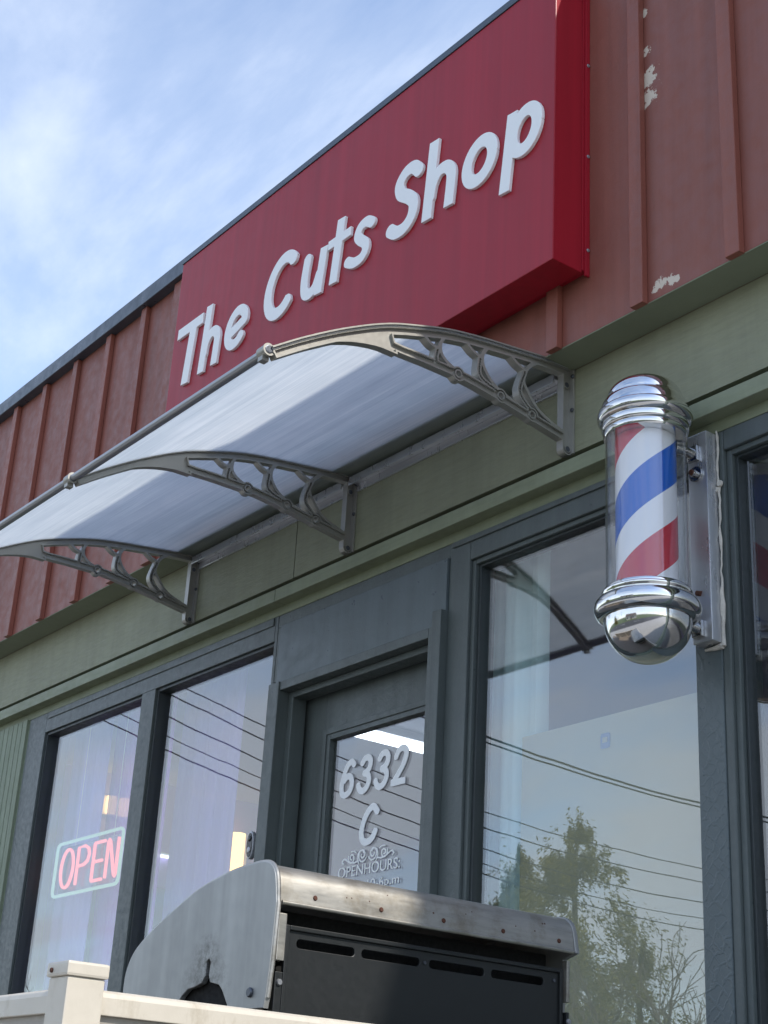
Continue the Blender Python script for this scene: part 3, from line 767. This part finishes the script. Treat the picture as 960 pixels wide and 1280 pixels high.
# ================================================================== barber pole
PX, PY = -2.995, -.22
bp = thing('barber_pole', 'chrome barber pole with red, white and blue helical stripes on the window mullion', 'barber pole', (PX, PY, 1.405))
hemi = [(.131 * math.sin(t), 1.540 - .128 * math.cos(t)) for t in np.linspace(0, math.pi / 2, 18)]
b = B(); b.lathe(hemi, PX, PY, 72); obj('lower_dome', b, 'chrome', bp, smooth=True)
b = B(); b.lathe([(.125, 1.5405), (.137, 1.541), (.150, 1.548), (.158, 1.561), (.1605, 1.574), (.158, 1.588), (.150, 1.600), (.140, 1.607), (.1345, 1.609), (.1345, 1.6125), (.137, 1.6155), (.137, 1.6225), (.134, 1.626), (.130, 1.628), (.130, 1.633), (.127, 1.637), (.09, 1.6375), (.09, 1.5405)], PX, PY, 72)
obj('lower_ring', b, 'chrome', bp, smooth=True)
up = [(.09, 2.136), (.127, 2.137), (.1305, 2.143), (.1305, 2.153), (.1285, 2.158), (.134, 2.162), (.136, 2.168), (.136, 2.180), (.134, 2.185), (.140, 2.189), (.1465, 2.198), (.1490, 2.210), (.1470, 2.221), (.1420, 2.228), (.1395, 2.230), (.1385, 2.236), (.1345, 2.252), (.1265, 2.266), (.1225, 2.270), (.1205, 2.271), (.1195, 2.274), (.09, 2.2745)]
b = B(); b.lathe(up, PX, PY, 72)
obj('upper_ring', b, 'chrome', bp, smooth=True)
dome = [(.119 * math.cos(t), 2.273 + .078 * math.sin(t)) for t in np.linspace(0, math.pi / 2, 20)]
b = B(); b.lathe(dome, PX, PY, 72); obj('upper_dome', b, 'chrome', bp, smooth=True)
b = B(); b.lathe([(.124, 1.638), (.124, 2.1365)], PX, PY, 96); b.lathe([(.121, 1.638), (.121, 2.1365)], PX, PY, 96); obj('clear_tube', b, 'tube_glass', bp, smooth=True)
b = B(); b.lathe([(.0, 1.639), (.094, 1.639), (.094, 2.1355), (.0, 2.1355)], PX, PY, 96); obj('striped_drum', b, 'stripes', bp, smooth=True)
b = B(); b.box(-2.972, -2.895, -.052, -.0045, 1.503, 2.195); obj('mounting_plate', b, 'plate', bp, bevel=.0025)
for z in (1.545, 2.125):
    b = B(); b.tube([(-2.945, -.053, z), (-2.948, -.085, z + .004), (-2.962, -.125, z + .006)], [.022, .015, .02], 14); b.box(-2.965, -2.925, -.066, -.0525, z - .025, z + .025)
    obj('arm', b, 'chrome_arm', bp, bevel=.002, smooth=True)
b = B(); b.tube([(-2.938, -.0525, 2.055), (-2.938, -.060, 2.055)], .025, 20); b.disc((-2.938, -.060, 2.055), (0, -1, 0), .012, .014); obj('fixing_bolt', b, 'chrome_arm', bp, smooth=True)
b = B(); b.disc((-2.938, -.0745, 2.055), (0, -1, 0), .010, .006); obj('rusty_nut', b, 'rust', bp)
b = B(); b.tube([(-2.950, -.0527, 1.663), (-2.932, -.0527, 1.657)], .0085, 10); obj('rusty_slot', b, 'rust', bp)
# caulk bead along the plate's right edge
b = B(); pts = []; rr = []
for i in range(34):
    z = 1.492 + (2.205 - 1.492) * i / 33
    pts.append((-2.889 + random.uniform(-.0025, .0025), -.007 + random.uniform(-.002, .002), z)); rr.append(.0032 + random.uniform(-.0012, .002) + (.0035 if i < 9 else 0))
b.tube(pts, rr, 7); b.tube([(-2.894, -.008, 1.494), (-2.925, -.008, 1.492), (-2.962, -.008, 1.494)], [.010, .007, .004], 7)
b.disc((-2.883, -.006, 2.02), (0, -1, 0), .011, .008, 9); b.disc((-2.897, -.006, 2.003), (0, -1, 0), .010, .008, 9)
obj('caulk_bead', b, 'caulk', bp, smooth=True)

# ================================================================== things behind the glass
ns = thing('open_sign', 'lit neon sign reading OPEN in red inside a pale green border', 'neon sign', (-7.2, .13, 1.21))
def neon(pts, r, closed=False):
    b = B(); b.tube([(p_[0], .13, p_[1]) for p_ in pts], r, 8, closed=closed); return b
def rrect(x0, x1, z0, z1, r, n=5):
    out = []
    for cx, cz, a in ((x1 - r, z1 - r, 0), (x0 + r, z1 - r, 90), (x0 + r, z0 + r, 180), (x1 - r, z0 + r, 270)):
        out += [(cx + r * math.cos(R(a + 90 * k / n)), cz + r * math.sin(R(a + 90 * k / n))) for k in range(n + 1)]
    return out
obj('border', neon(rrect(-7.555, -6.84, 1.222, 1.494, .03), .0085, True), 'neon_green', ns, smooth=True)
z0, z1 = 1.262, 1.452
obj('letter', neon([(q[0], q[1]) for q in ellipse_path(-7.42, 1.357, .068, .098, 0, 351, 30)], .0085, True), 'neon_red', ns, smooth=True, label='red neon letter O')
obj('letter', neon([(-7.305, z0)] + [(-7.305, z1)] + [(-7.235, z1), (-7.195, 1.435), (-7.182, 1.405), (-7.195, 1.372), (-7.235, 1.357), (-7.298, 1.355)], .0085), 'neon_red', ns, smooth=True, label='red neon letter P')
b = neon([(-7.022, z1), (-7.125, z1), (-7.13, z1 - .005), (-7.13, z0 + .005), (-7.125, z0), (-7.022, z0)], .0085); b.tube([(-7.128, .13, 1.357), (-7.035, .13, 1.357)], .0085, 8)
obj('letter', b, 'neon_red', ns, smooth=True, label='red neon letter E')
obj('letter', neon([(-6.985, z0), (-6.985, z1 - .01), (-6.975, z1), (-6.965, z1 - .01), (-6.895, z0 + .01), (-6.885, z0), (-6.877, z0 + .01), (-6.877, z1)], .0085), 'neon_red', ns, smooth=True, label='red neon letter N')
b = B(); b.box(-7.53, -6.87, .150, .153, 1.24, 1.478); obj('backing', b, glass('clear_acrylic_backing', .05, (.62, .62, .75)), ns)
for x in (-7.4, -6.98):
    b = B(); b.tube([(x, .152, 1.478), (x, .152, 2.2)], .002, 5); obj('hanging_wire', b, 'white_trim', ns)

def curtain(name, label, x0, x1, y, mat, amp=.03, wave=.16, z0=.1, z1=2.3, seed=1, group='curtains inside the shop windows'):
    rr = random.Random(seed); n = int((x1 - x0) / .008); ph = rr.uniform(0, 6); b = B()
    def yy(x, z): return y + amp * (math.sin(2 * math.pi * x / wave + ph + .35 * math.sin(5 * x)) + .4 * math.sin(2 * math.pi * x / (wave * .43) + 1 + .2 * z)) * (.75 + .25 * math.sin(1.3 * z))
    zs = np.linspace(z0, z1, 12)
    V = []; Fc = []
    for off in (0, .0025):
        for i in range(n + 1):
            x = x0 + (x1 - x0) * i / n
            for z in zs: V.append((x, yy(x, z) + off, z))
    m = len(zs); k0 = (n + 1) * m
    for i in range(n):
        for j in range(m - 1):
            a = i * m + j; Fc.append((a, a + m, a + m + 1, a + 1)); Fc.append((k0 + a, k0 + a + 1, k0 + a + m + 1, k0 + a + m))
    for j in range(m - 1): Fc.append((j, j + 1, k0 + j + 1, k0 + j)); e = n * m + j; Fc.append((e, k0 + e, k0 + e + 1, e + 1))
    for i in range(n): Fc.append((i * m, k0 + i * m, k0 + i * m + m, i * m + m)); a = i * m + m - 1; Fc.append((a, a + m, k0 + a + m, k0 + a))
    b.add_mesh(V, Fc); o = obj(name, b, mat, smooth=True); recentre(o); return tag(o, label, 'curtain', group)
curtain('curtain', 'sheer white curtain with lavender light painted in, behind the left edge of the pane with the neon sign', -7.72, -7.30, .235, 'sheer', .012, .15, seed=3)
curtain('curtain', 'sheer curtain with lavender light painted in, across the rest of the pane with the neon sign', -7.40, -6.75, .31, 'lavlight_sheer', .010, .2, seed=5)
curtain('curtain', 'sheer white pleated curtain with lavender light painted in, in the pane left of the doorbell', -6.56, -6.02, .26, 'sheer', .016, .13, seed=8)
curtain('curtain', 'pale aqua pleated curtain at the left side of the large right pane', -4.30, -3.88, .20, 'curtain', .028, .15, seed=2)
curtain('curtain', 'sea green curtain in the pane right of the barber pole', -3.12, -2.93, .22, 'greencurtain', .02, .12, seed=4)
bd = thing('display_board', 'plain beige board standing inside the large right pane, with a small blue sticker', 'board', (-3.4, .16, DECK))
b = B(); b.box(-3.952, -3.02, .150, .166, DECK, 1.436); obj('panel', b, 'board', bd, bevel=.002)
b = B(); b.prism(rrect(-3.563, -3.519, 1.325, 1.377, .008, 3), .1475, .1495, 'y'); obj('sticker', b, 'sticker', bd)
b = B(); b.box(-3.552, -3.53, .1462, .1470, 1.345, 1.362); obj('sticker_window', b, 'board', bd)
# lamps in the room
vl = thing('vanity_lamp', 'warm bar lamp on the salon wall above the neon sign', 'lamp', (-9.99, 1.7, 2.2))
b = B(); b.box(-9.999, -9.96, 1.45, 1.95, 2.24, 2.38); obj('backplate', b, 'white_trim', vl, bevel=.004)
for k in range(5):
    b = B(); b.tube([(-9.93, 1.50 + k * .1, 2.25), (-9.93, 1.50 + k * .1, 2.37)], .036, 12); obj('bulb', b, 'warm', vl, smooth=True)
ml = thing('wall_light', 'tall warm glowing wall light seen beside the video doorbell', 'lamp', (-9.95, 2.68, 1.95))
b = B(); b.box(-9.999, -9.97, 2.54, 2.8, 1.92, 2.3); obj('backplate', b, 'white_trim', ml, bevel=.004)
b = B(); b.tube([(-9.92, 2.67, 1.94), (-9.92, 2.67, 2.28)], .06, 18); obj('shade', b, 'warm', ml, smooth=True)
for (y, z, ln, lab) in ((2.45, 2.53, .18, 'small warm picture light high on the salon wall'), (1.95, 2.02, .2, 'slim warm strip light on the salon wall under the bar lamp')):
    t = thing('strip_light', lab, 'lamp', (-9.97, y, z), 'small strip lights on the salon wall')
    b = B(); b.box(-9.999, -9.965, y - ln, y + ln, z + .014, z + .03); obj('housing', b, 'white_trim', t)
    b = B(); b.box(-9.998, -9.955, y - ln, y + ln, z, z + .0135); obj('diffuser', b, 'warm' if z > 2.4 else 'cool_dim', t)
tl = thing('ceiling_light', 'long cool white fluorescent ceiling light seen through the door glass', 'lamp', (-7.5, 2.2, 2.54))
b = B(); b.box(-7.57, -7.43, 1.56, 3.4, 2.50, 2.549); obj('housing', b, 'white_trim', tl)
b = B(); b.box(-7.55, -7.45, 1.58, 3.38, 2.46, 2.4995); obj('diffuser', b, 'cool', tl, bevel=.01)
mr = thing('salon_mirror', 'wide mirror in a pale frame on the salon wall under the warm lamps', 'mirror', (-9.98, 2.2, .8))
b = B(); b.box(-9.999, -9.97, 1.5, 3.0, .8, 1.5); obj('frame', b, 'white_trim', mr, bevel=.004)
b = B(); b.box(-9.9695, -9.966, 1.56, 2.94, .86, 1.8); obj('mirror_glass', b, 'chrome', mr)

# doorbell on the window jamb
db = thing('video_doorbell', 'oval silver and black video doorbell on the slate jamb left of the door', 'doorbell', (-5.428, -.0, 1.15))
b = B(); b.prism([(-5.424 + .026 * math.cos(t), 1.210 + .058 * math.sin(t)) for t in np.linspace(0, 2 * math.pi, 28, endpoint=False)], -.020, -.0005, 'y'); obj('housing', b, 'plastic_silver', db, bevel=.004, smooth=True)
b = B(); b.prism([(-5.424 + .020 * math.cos(t), 1.210 + .050 * math.sin(t)) for t in np.linspace(0, 2 * math.pi, 28, endpoint=False)], -.0225, -.0203, 'y'); obj('face', b, 'plastic_black', db)
b = B(); b.disc((-5.424, -.0227, 1.236), (0, -1, 0), .012, .004, 16); obj('lens', b, 'plastic_black', db, smooth=True)
b = B(); b.disc((-5.424, -.0227, 1.19), (0, -1, 0), .012, .003, 16); obj('button', b, 'plastic_silver', db, smooth=True)

# ================================================================== porch deck, fence, barbecue
b = B()
DK = -.378      # top of the porch boards
for k in range(17): b.box(-12, -2.58, -2.21 + k * .13, -2.21 + k * .13 + .124, DK - .04, DK)
b.box(-12, -2.60, -2.18, -.02, GZ, DK - .041); o = obj('porch_deck', b, 'deckwood', bevel=.003); o['kind'] = 'structure'
fz = thing('porch_fence', 'cream vinyl porch fence with capped corner post in front of the shop', 'fence', (-3.178, -1.829, DECK))
def post(x, y):
    b = B(); b.box(x - .045, x + .045, y - .045, y + .045, DECK - .02, .352); p_ = obj('post', b, 'vinyl', fz, bevel=.004)
    b = B(); b.box(x - .051, x + .051, y - .051, y + .051, .3525, .384); obj('cap', b, 'vinyl', p_, bevel=.006)
    return p_
pc = post(-3.178, -1.829)
b = B(); b.disc((-3.20, -1.8805, .366), (0, -1, 0), .0055, .004); obj('screw', b, 'rust', pc)
for x in (-5.0, -6.8, -8.6): post(x, -1.829)
post(-3.178, .56)
def vrail(b, a, c):
    """hollow vinyl top rail with rounded crown between two points"""
    ax = 'x' if abs(a[0] - c[0]) > abs(a[1] - c[1]) else 'y'
    prof = [(-.026, .281), (.026, .281), (.026, .318), (.022, .328), (.012, .334), (-.012, .334), (-.022, .328), (-.026, .318)]
    if ax == 'x': b.prism([(a[1] + p_[0], p_[1]) for p_ in prof], a[0], c[0], 'x')
    else: b.prism([(a[0] + p_[0], p_[1]) for p_ in prof], a[1], c[1], 'y')
for a, c in (((-4.954, -1.829), (-3.2235, -1.829)), ((-6.754, -1.829), (-5.046, -1.829)), ((-8.554, -1.829), (-6.846, -1.829)), ((-3.178, -1.7835), (-3.178, .5145))):
    b = B(); vrail(b, a, c); obj('top_rail', b, 'vinyl', fz, bevel=.002)
    b = B()
    if a[1] == c[1]:
        b.box(a[0], c[0], -1.841, -1.817, DECK + .08, .2805); obj('panel', b, 'vinyl_grey', fz)
    else:
        b.box(-3.190, -3.166, a[1], c[1], DECK + .08, .2805); obj('panel', b, 'vinyl_grey', fz)

gr = thing('barbecue_grill', 'weathered stainless barbecue with its hood closed, seen from its black vented back', 'barbecue', (-3.272, -1.278, DECK))
HX = -3.272
prof = [(-3.990, .40), (-3.990, .45), (-3.982, .485), (-3.951, .526), (-3.871, .572), (-3.751, .622), (-3.633, .664), (-3.498, .692), (-3.403, .702), (-3.335, .704), (-3.297, .697), (-3.274, .677), (-3.264, .648), (-3.258, .605)]
sp = [tuple(p_) for p_ in smooth_path(prof, 5)]
inn = [tuple(p_) for p_ in offset_path([np.array(p_) for p_ in sp], -.008)]
b = B(); b.prism(sp + inn[::-1], -1.266, -.262, 'y'); hood = obj('hood', b, 'steel', gr, smooth=True)
# rolled lower lip at the back and its row of rusty screws
b = B(); b.tube([(-3.257, -1.262, .603), (-3.257, -.266, .603)], .006, 10); obj('hood_lip', b, 'steel', gr, smooth=True)
for y in (-1.160, -.950, -.740, -.528, -.318):
    b = B(); b.disc((-3.2615, y, .627), (1, 0, .15), .0065, .004, 12); s_ = obj('rusty_screw', b, 'rust', gr, smooth=True)
rnd = random.Random(4)
b = B()
for k in range(16):
    y, t = rnd.uniform(-1.2, -.3), rnd.uniform(0, 1); b.disc((-3.2635 - .006 * (t > .5), y, .64 + .035 * t), (1, 0, .5), rnd.uniform(.0015, .003), .001, 7)
obj('rust_specks', b, 'rust', gr)
# end panels with the sooty spit opening
def endcap(y0, y1, cut, bk=0):
    op = [(p_[0] * 1.0, p_[1]) for p_ in offset_path([np.array(p_) for p_ in sp], .004)]
    op = op[:-4] + [(-3.2515, .60), (-3.254 - bk, .585 if bk else .55), (-3.258 - bk, .46), (-3.267 - bk, .375), (-3.272 - bk, .35), (-3.985, .35)]
    loops = [op]
    if cut: loops.append([(-3.558, .474), (-3.552, .482), (-3.544, .482), (-3.538, .474), (-3.541, .442), (-3.532, .424), (-3.487, .415), (-3.470, .402), (-3.440, .365), (-3.44, .358), (-3.70, .358), (-3.70, .364), (-3.668, .396), (-3.640, .412), (-3.606, .416), (-3.572, .424), (-3.558, .442)])
    b = B(); plate_from_loops(b, loops, y0, y1, 'y', .002); return obj('end_panel', b, 'endcap', gr)
endcap(-1.282, -1.2665, True); endcap(-.261, -.246, False, .05)
edge = [p_ for p_ in offset_path([np.array(p_) for p_ in sp], .004)]
b = B(); b.tube([(p_[0], -1.274, p_[1]) for p_ in edge] + [(-3.2515, -1.274, .60), (-3.258, -1.274, .46), (-3.267, -1.274, .375)], .0062, 8); obj('edge_roll', b, 'steel', gr, smooth=True)
b = B(); b.disc((-3.334, -1.2825, .389), (0, -1, 0), .012, .007, 16); obj('hinge_bolt', b, 'bolt', gr, smooth=True)
b = B(); b.box(-3.75, -3.40, -1.262, -1.245, .30, .50); obj('painted_hole_shade', b, 'dark', gr)  # added near-black block, stands in for the shade inside the spit opening
# black vented back panel
pan = [[(-1.212, .545), (-.290, .545), (-.290, -.05), (-1.212, -.05)]]
for y0, y1 in ((-1.185, -1.004), (-.982, -.790), (-.758, -.565), (-.540, -.345)):
    pan.append(rrect(y0, y1, .504, .526, .0105, 4))
b = B(); plate_from_loops(b, pan, -3.300, -3.292, 'x', .0015); obj('back_panel', b, 'black', gr)
b = B(); b.box(-3.295, -3.284, -1.212, -.290, .545, .556); b.box(-3.295, -3.284, -.290, -.278, -.05, .556); b.box(-3.295, -3.284, -1.224, -1.2125, -.05, .556); obj('panel_flange', b, 'black', gr, bevel=.002)
b = B(); b.box(-3.37, -3.355, -1.22, -.28, -.05, .60); obj('painted_slot_shade', b, 'dark', gr)  # added near-black sheet, paints the shade behind the vent slots
for y0, y1 in ((-1.256, -1.232), (-.276, -.2645)):
    b = B(); b.box(-3.292, -3.272, y0, y1, .466, .580); obj('hood_bracket', b, 'steel', gr, bevel=.002)
    b = B(); b.box(-3.300, -3.276, y0 + .004, y1 + .002, .06, .440); h_ = obj('back_post', b, 'black', gr, bevel=.002)
    b = B(); b.disc((-3.2758, (y0 + y1) / 2 + .004, .415), (1, 0, 0), .008, .006, 12); obj('screw', b, 'alu', h_, smooth=True)
b = B(); b.disc((-3.291, -.775, .516), (1, 0, 0), .005, .004); b.disc((-3.291, -.308, .522), (1, 0, 0), .005, .004); obj('panel_screw', b, 'bolt', gr)
b = B(); b.box(-3.97, -3.31, -1.255, -.275, .06, .33); obj('firebox', b, 'black', gr, bevel=.004)
b = B(); b.box(-3.95, -3.33, -1.24, -.29, DECK + .1, .055); obj('cabinet', b, 'steel', gr, bevel=.004)
b = B(); b.tube([(-4.05, -1.1, .48), (-4.05, -.42, .48)], .012, 12)
for y in (-1.05, -.47): b.tube([(-4.05, y, .48), (-3.98, y, .48)], .008, 8)
obj('handle', b, 'alu', gr, smooth=True)
for x in (-3.9, -3.38):
    for y in (-1.18, -.35):
        b = B(); b.tube([(x, y - .012, DECK + .05), (x, y + .012, DECK + .05)], .048, 18); obj('wheel', b, 'black', gr, smooth=True)

# both drawn larger above, shrunk about the camera to clear the grill's window reflection, at 84 %
fz.scale = (.84,) * 3; fz.location = (-2.670, -2.080, DK)
gr.scale = (.84,) * 3; gr.location = (-2.748, -1.618, DK)

# ================================================================== the street behind: poles, cables, trees, a house
def utility_pole(x, y, lab):
    t = thing('utility_pole', lab, 'utility pole', (x, y, GZ), 'utility poles of the side street')
    b = B(); b.tube([(x, y, GZ), (x, y, 10.9)], [.17, .11], 14); obj('mast', b, 'polewood', t, smooth=True)
    for z in (10.35, 9.0, 7.9):
        b = B(); b.box(x - 1.1, x + 1.1, y - .06, y + .06, z, z + .12); obj('crossarm', b, 'polewood', t)
        for dx in (-.95, -.35, .35, .95):
            b = B(); b.tube([(x + dx, y, z + .12), (x + dx, y, z + .26)], [.05, .03], 10); obj('insulator', b, 'white_trim', t)
utility_pole(-22.0, -2.0, 'wooden utility pole beyond the left end of the shop')
utility_pole(-22.0, -38.0, 'wooden utility pole across the street behind the viewer')
CAB = [(7.60, 0, .022), (7.45, .1, .018), (6.20, -.1, .011), (5.88, .05, .012), (5.50, 0, .012), (5.24, -.15, .009), (4.98, 0, .012)]
for i, (zm, dx, r0) in enumerate(CAB):
    pts = []
    for k in range(61):
        y = -2 - 36 * k / 60
        pts.append((-22.0 + dx, y, zm + .009 * (y + 20) ** 2 + .03 * math.sin(i + .33 * y)))
    b = B(); b.tube(pts, r0, 6); o = obj('overhead_cable', b, 'cable', smooth=True)
    tag(o, 'black overhead cable of the side street, mirrored in the shop windows', 'cable', 'overhead cables mirrored in the panes')

def conifer(x, y, h, w, lab, n=9000, seed=1, lean=0):
    rr = random.Random(seed); t = thing('conifer_tree', lab, 'tree', (x, y, GZ), 'trees across the street')
    b = B(); b.tube([(x, y, GZ), (x + lean * .3, y, GZ + h * .5), (x + lean, y, GZ + h * .98)], [.22, .13, .02], 10); obj('trunk', b, 'bark', t, smooth=True)
    b = B(); V = []; Fc = []
    nb = 150; brs = []
    for k in range(nb):
        f = (k / nb) ** .85; z = GZ + h * (.05 + .93 * f); L_ = w * (1 - f) ** .62 * rr.choice((.45, .7, .9, 1.0, 1.25)) * rr.uniform(.85, 1.15) + .10; a = rr.uniform(0, 2 * math.pi)
        brs.append((f, z, L_, a, rr.uniform(.05, .42), rr.uniform(.25, .6)))
    for k in range(n):
        f, z, L_, a, up, dr = brs[int(nb * (rr.random() ** 1.15))]
        u = rr.random() ** .7; rad = L_ * u; zz = z + rad * up - dr * rad * u + rr.gauss(-.05, .14 + .12 * u)
        aa = a + rr.gauss(0, .10) / (u + .3)
        c = Vector((x + lean * f + rad * math.cos(aa), y + rad * math.sin(aa), zz)); sz = rr.uniform(.02, .048)
        if mnoise.noise(c * 1.25) + .6 * mnoise.noise(c * 3.1) < -.10 + .26 * (u - .5): continue
        d1 = Vector((math.cos(aa) + rr.gauss(0, .5), math.sin(aa) + rr.gauss(0, .5), rr.gauss(-.7, .6))).normalized(); d2 = d1.cross(Vector((rr.gauss(0, 1), rr.gauss(0, 1), rr.gauss(0, 1)))).normalized()
        i0 = len(V); V += [c - d1 * sz * 1.5, c + d2 * sz * .4, c + d1 * sz * 1.5, c - d2 * sz * .4]; Fc.append((i0, i0 + 1, i0 + 2, i0 + 3))
    b.add_mesh(V, Fc); obj('crown', b, 'leaf', t)
conifer(-24.55, -20.0, 8.8, 4.2, 'tall olive green conifer across the street mirrored in the large right pane', 110000, 3, .25)
conifer(-26.9, -20.6, 8.7, 3.0, 'slimmer conifer just beside the tall one across the street', 70000, 5)
conifer(-24.4, -22.0, 6.4, 3.0, 'low broad conifer at the foot of the tall one across the street', 60000, 8)

def bare_tree(x, y, h, lab, seed=1, spread=.5):
    rr = random.Random(seed); t = thing('bare_tree', lab, 'tree', (x, y, GZ), 'leafless trees across the street')
    tr = B(); cr = B(); cnt = [0]
    def grow(p_, d, L_, r, lv):
        if cnt[0] > 1500: return
        q = [p_]; dd = d
        for i in range(4):
            dd = (dd + Vector((rr.gauss(0, .14), rr.gauss(0, .14), rr.gauss(.04, .1)))).normalized(); q.append(q[-1] + dd * L_ / 4)
        (tr if lv == 0 else cr).tube(q, [r * (1 - .12 * i) for i in range(5)], 5 if lv else 9); cnt[0] += 1
        if lv >= 5: return
        for k in range(3 if lv < 4 else 2):
            s_ = rr.randint(1, 4); ax = Vector((rr.gauss(0, 1), rr.gauss(0, 1), rr.gauss(0, 1))).normalized()
            nd = (dd + ax * rr.uniform(spread * .7, spread * 1.5) + Vector((0, 0, .12))).normalized()
            grow(q[s_] if k else q[-1], nd, L_ * rr.uniform(.6, .82), max(.011, r * .55), lv + 1)
    grow(Vector((x, y, GZ)), Vector((0, 0, 1)), h * .34, h * .017, 0)
    obj('trunk', tr, 'bark', t, smooth=True); obj('branches', cr, 'twig', t)
bare_tree(-20.9, -19.0, 8.0, 'leafless tree just right of the conifers with fine upright twigs', 11, .55)
bare_tree(-21.3, -20.4, 8.0, 'leafless tree furthest right of the mirrored trees', 23, .6)
bare_tree(-21.0, -18.2, 6.6, 'lower leafless tree in front of the conifers', 37, .65)
bare_tree(-29.6, -21.0, 7.6, 'leafless tree left of the conifers across the street', 31, .6)
bare_tree(-48.5, -20.0, 7.2, 'distant leafless tree mirrored low in the pane with the neon sign', 41, .6)

hs = thing('neighbour_house', 'pale clapboard house with a brown gable roof across the street', 'house', (-3, -24, GZ))
b = B(); b.box(-8, 2, -28, -20, GZ, GZ + 3); obj('wall', b, 'housewall', hs)
b = B(); b.prism([(-28.5, GZ + 3.01), (-19.5, GZ + 3.01), (-24, GZ + 5.4)], -8.4, 2.4, 'x'); obj('roof', b, 'houseroof', hs)
b = B(); b.box(-3.5, -2.5, -19.99, -19.93, GZ + .1, GZ + 2.2); obj('door', b, 'rust', hs)
for x in (-6.6, -1.2):
    b = B(); b.box(x - .7, x + .7, -19.99, -19.93, GZ + .95, GZ + 2.2); wf = obj('window', b, 'white_trim', hs)
    b = B(); b.box(x - .62, x + .62, -19.929, -19.92, GZ + 1.03, GZ + 2.12); obj('pane', b, 'plastic_black', wf)

# ================================================================== light, sky, camera
sd = Vector((1.0, .275, 1.0)).normalized()
el = math.asin(sd.z); az = math.atan2(sd.x, sd.y)
su = bpy.data.lights.new('sun', 'SUN'); su.energy = 2.0; su.angle = R(.8); su.color = (1, .945, .86)
so = bpy.data.objects.new('sun', su); COL.objects.link(so); so.rotation_euler = (-sd).to_track_quat('-Z', 'Y').to_euler()
W = bpy.data.worlds.new('World'); S.world = W; W.use_nodes = True; nt = W.node_tree; nt.nodes.clear()
wo = nt.nodes.new('ShaderNodeOutputWorld')
sk = N(nt, 'ShaderNodeTexSky'); sk.sky_type = 'NISHITA'; sk.sun_disc = False; sk.sun_elevation = el; sk.sun_rotation = az; sk.dust_density = .6; sk.air_density = 1.0; sk.ozone_density = 2.5
bg = N(nt, 'ShaderNodeBackground'); bg.inputs[1].default_value = .15; nt.links.new(sk.outputs[0], bg.inputs[0])
tc = nt.nodes.new('ShaderNodeTexCoord')
# wispy high cloud: direction projected on a cloud deck, stretched noise
sx = nt.nodes.new('ShaderNodeSeparateXYZ'); nt.links.new(tc.outputs['Generated'], sx.inputs[0])
den = mth(nt, 'ADD', mth(nt, 'MAXIMUM', sx.outputs[2], 0), .22)
cx = mth(nt, 'DIVIDE', sx.outputs[0], den); cy = mth(nt, 'DIVIDE', sx.outputs[1], den)
cb = nt.nodes.new('ShaderNodeCombineXYZ'); nt.links.new(cx, cb.inputs[0]); nt.links.new(cy, cb.inputs[1])
mp = nt.nodes.new('ShaderNodeMapping'); mp.inputs['Rotation'].default_value = (0, 0, R(38)); mp.inputs['Scale'].default_value = (.85, 1.9, 1); mp.inputs['Location'].default_value = (2.1, .9, 0)
nt.links.new(cb.outputs[0], mp.inputs[0])
n1 = N(nt, 'ShaderNodeTexNoise'); n1.inputs['Scale'].default_value = 1.7; n1.inputs['Detail'].default_value = 9; n1.inputs['Roughness'].default_value = .56; n1.inputs['Distortion'].default_value = .5
nt.links.new(mp.outputs[0], n1.inputs['Vector'])
n2 = N(nt, 'ShaderNodeTexNoise'); n2.inputs['Scale'].default_value = 5.5; n2.inputs['Detail'].default_value = 8; n2.inputs['Roughness'].default_value = .6
nt.links.new(mp.outputs[0], n2.inputs['Vector'])
low = ramp(nt, sx.outputs[2], [(.2, g(.34)), (.42, g(.20)), (.75, g(0))])      # thin haze thickens toward the horizon
cs = mth(nt, 'ADD', mth(nt, 'ADD', mth(nt, 'MULTIPLY', n1.outputs['Fac'], .78), mth(nt, 'MULTIPLY', n2.outputs['Fac'], .22)), mth(nt, 'MULTIPLY', low.outputs[0], .75))
cf = ramp(nt, cs, [(.42, g(.05)), (.58, g(.27)), (.80, g(.85))])
bc = N(nt, 'ShaderNodeBackground'); bc.inputs[0].default_value = (.84, .90, 1.0, 1); bc.inputs[1].default_value = .68
mx = nt.nodes.new('ShaderNodeMixShader'); nt.links.new(cf.outputs[0], mx.inputs[0]); nt.links.new(bg.outputs[0], mx.inputs[1]); nt.links.new(bc.outputs[0], mx.inputs[2])
nt.links.new(mx.outputs[0], wo.inputs[0])

cam = bpy.data.cameras.new('camera'); co = bpy.data.objects.new('camera', cam); COL.objects.link(co); S.camera = co
yaw, pitch, roll = -0.93946014, 0.405426, -0.05842832
f = Vector((math.cos(pitch) * math.sin(yaw), math.cos(pitch) * math.cos(yaw), math.sin(pitch)))
r_ = Vector((math.cos(yaw), -math.sin(yaw), 0)); d_ = f.cross(r_)
right = r_ * math.cos(roll) + d_ * math.sin(roll); down = -r_ * math.sin(roll) + d_ * math.cos(roll)
mw = Matrix.Identity(4)
for i in range(3):
    mw[i][0] = right[i]; mw[i][1] = -down[i]; mw[i][2] = -f[i]
mw[1][3] = -3.4
co.matrix_world = mw
cam.sensor_fit = 'VERTICAL'; cam.sensor_height = 24; cam.lens = 24 * 1922 / 1280; cam.clip_start = .05; cam.clip_end = 2000
S.render.resolution_x = 768; S.render.resolution_y = 1024
S.view_settings.view_transform = 'Standard'; S.view_settings.look = 'None'; S.view_settings.exposure = 1.02; S.view_settings.gamma = 1
S.render.engine = 'CYCLES'
S.cycles.max_bounces = 12; S.cycles.transparent_max_bounces = 24
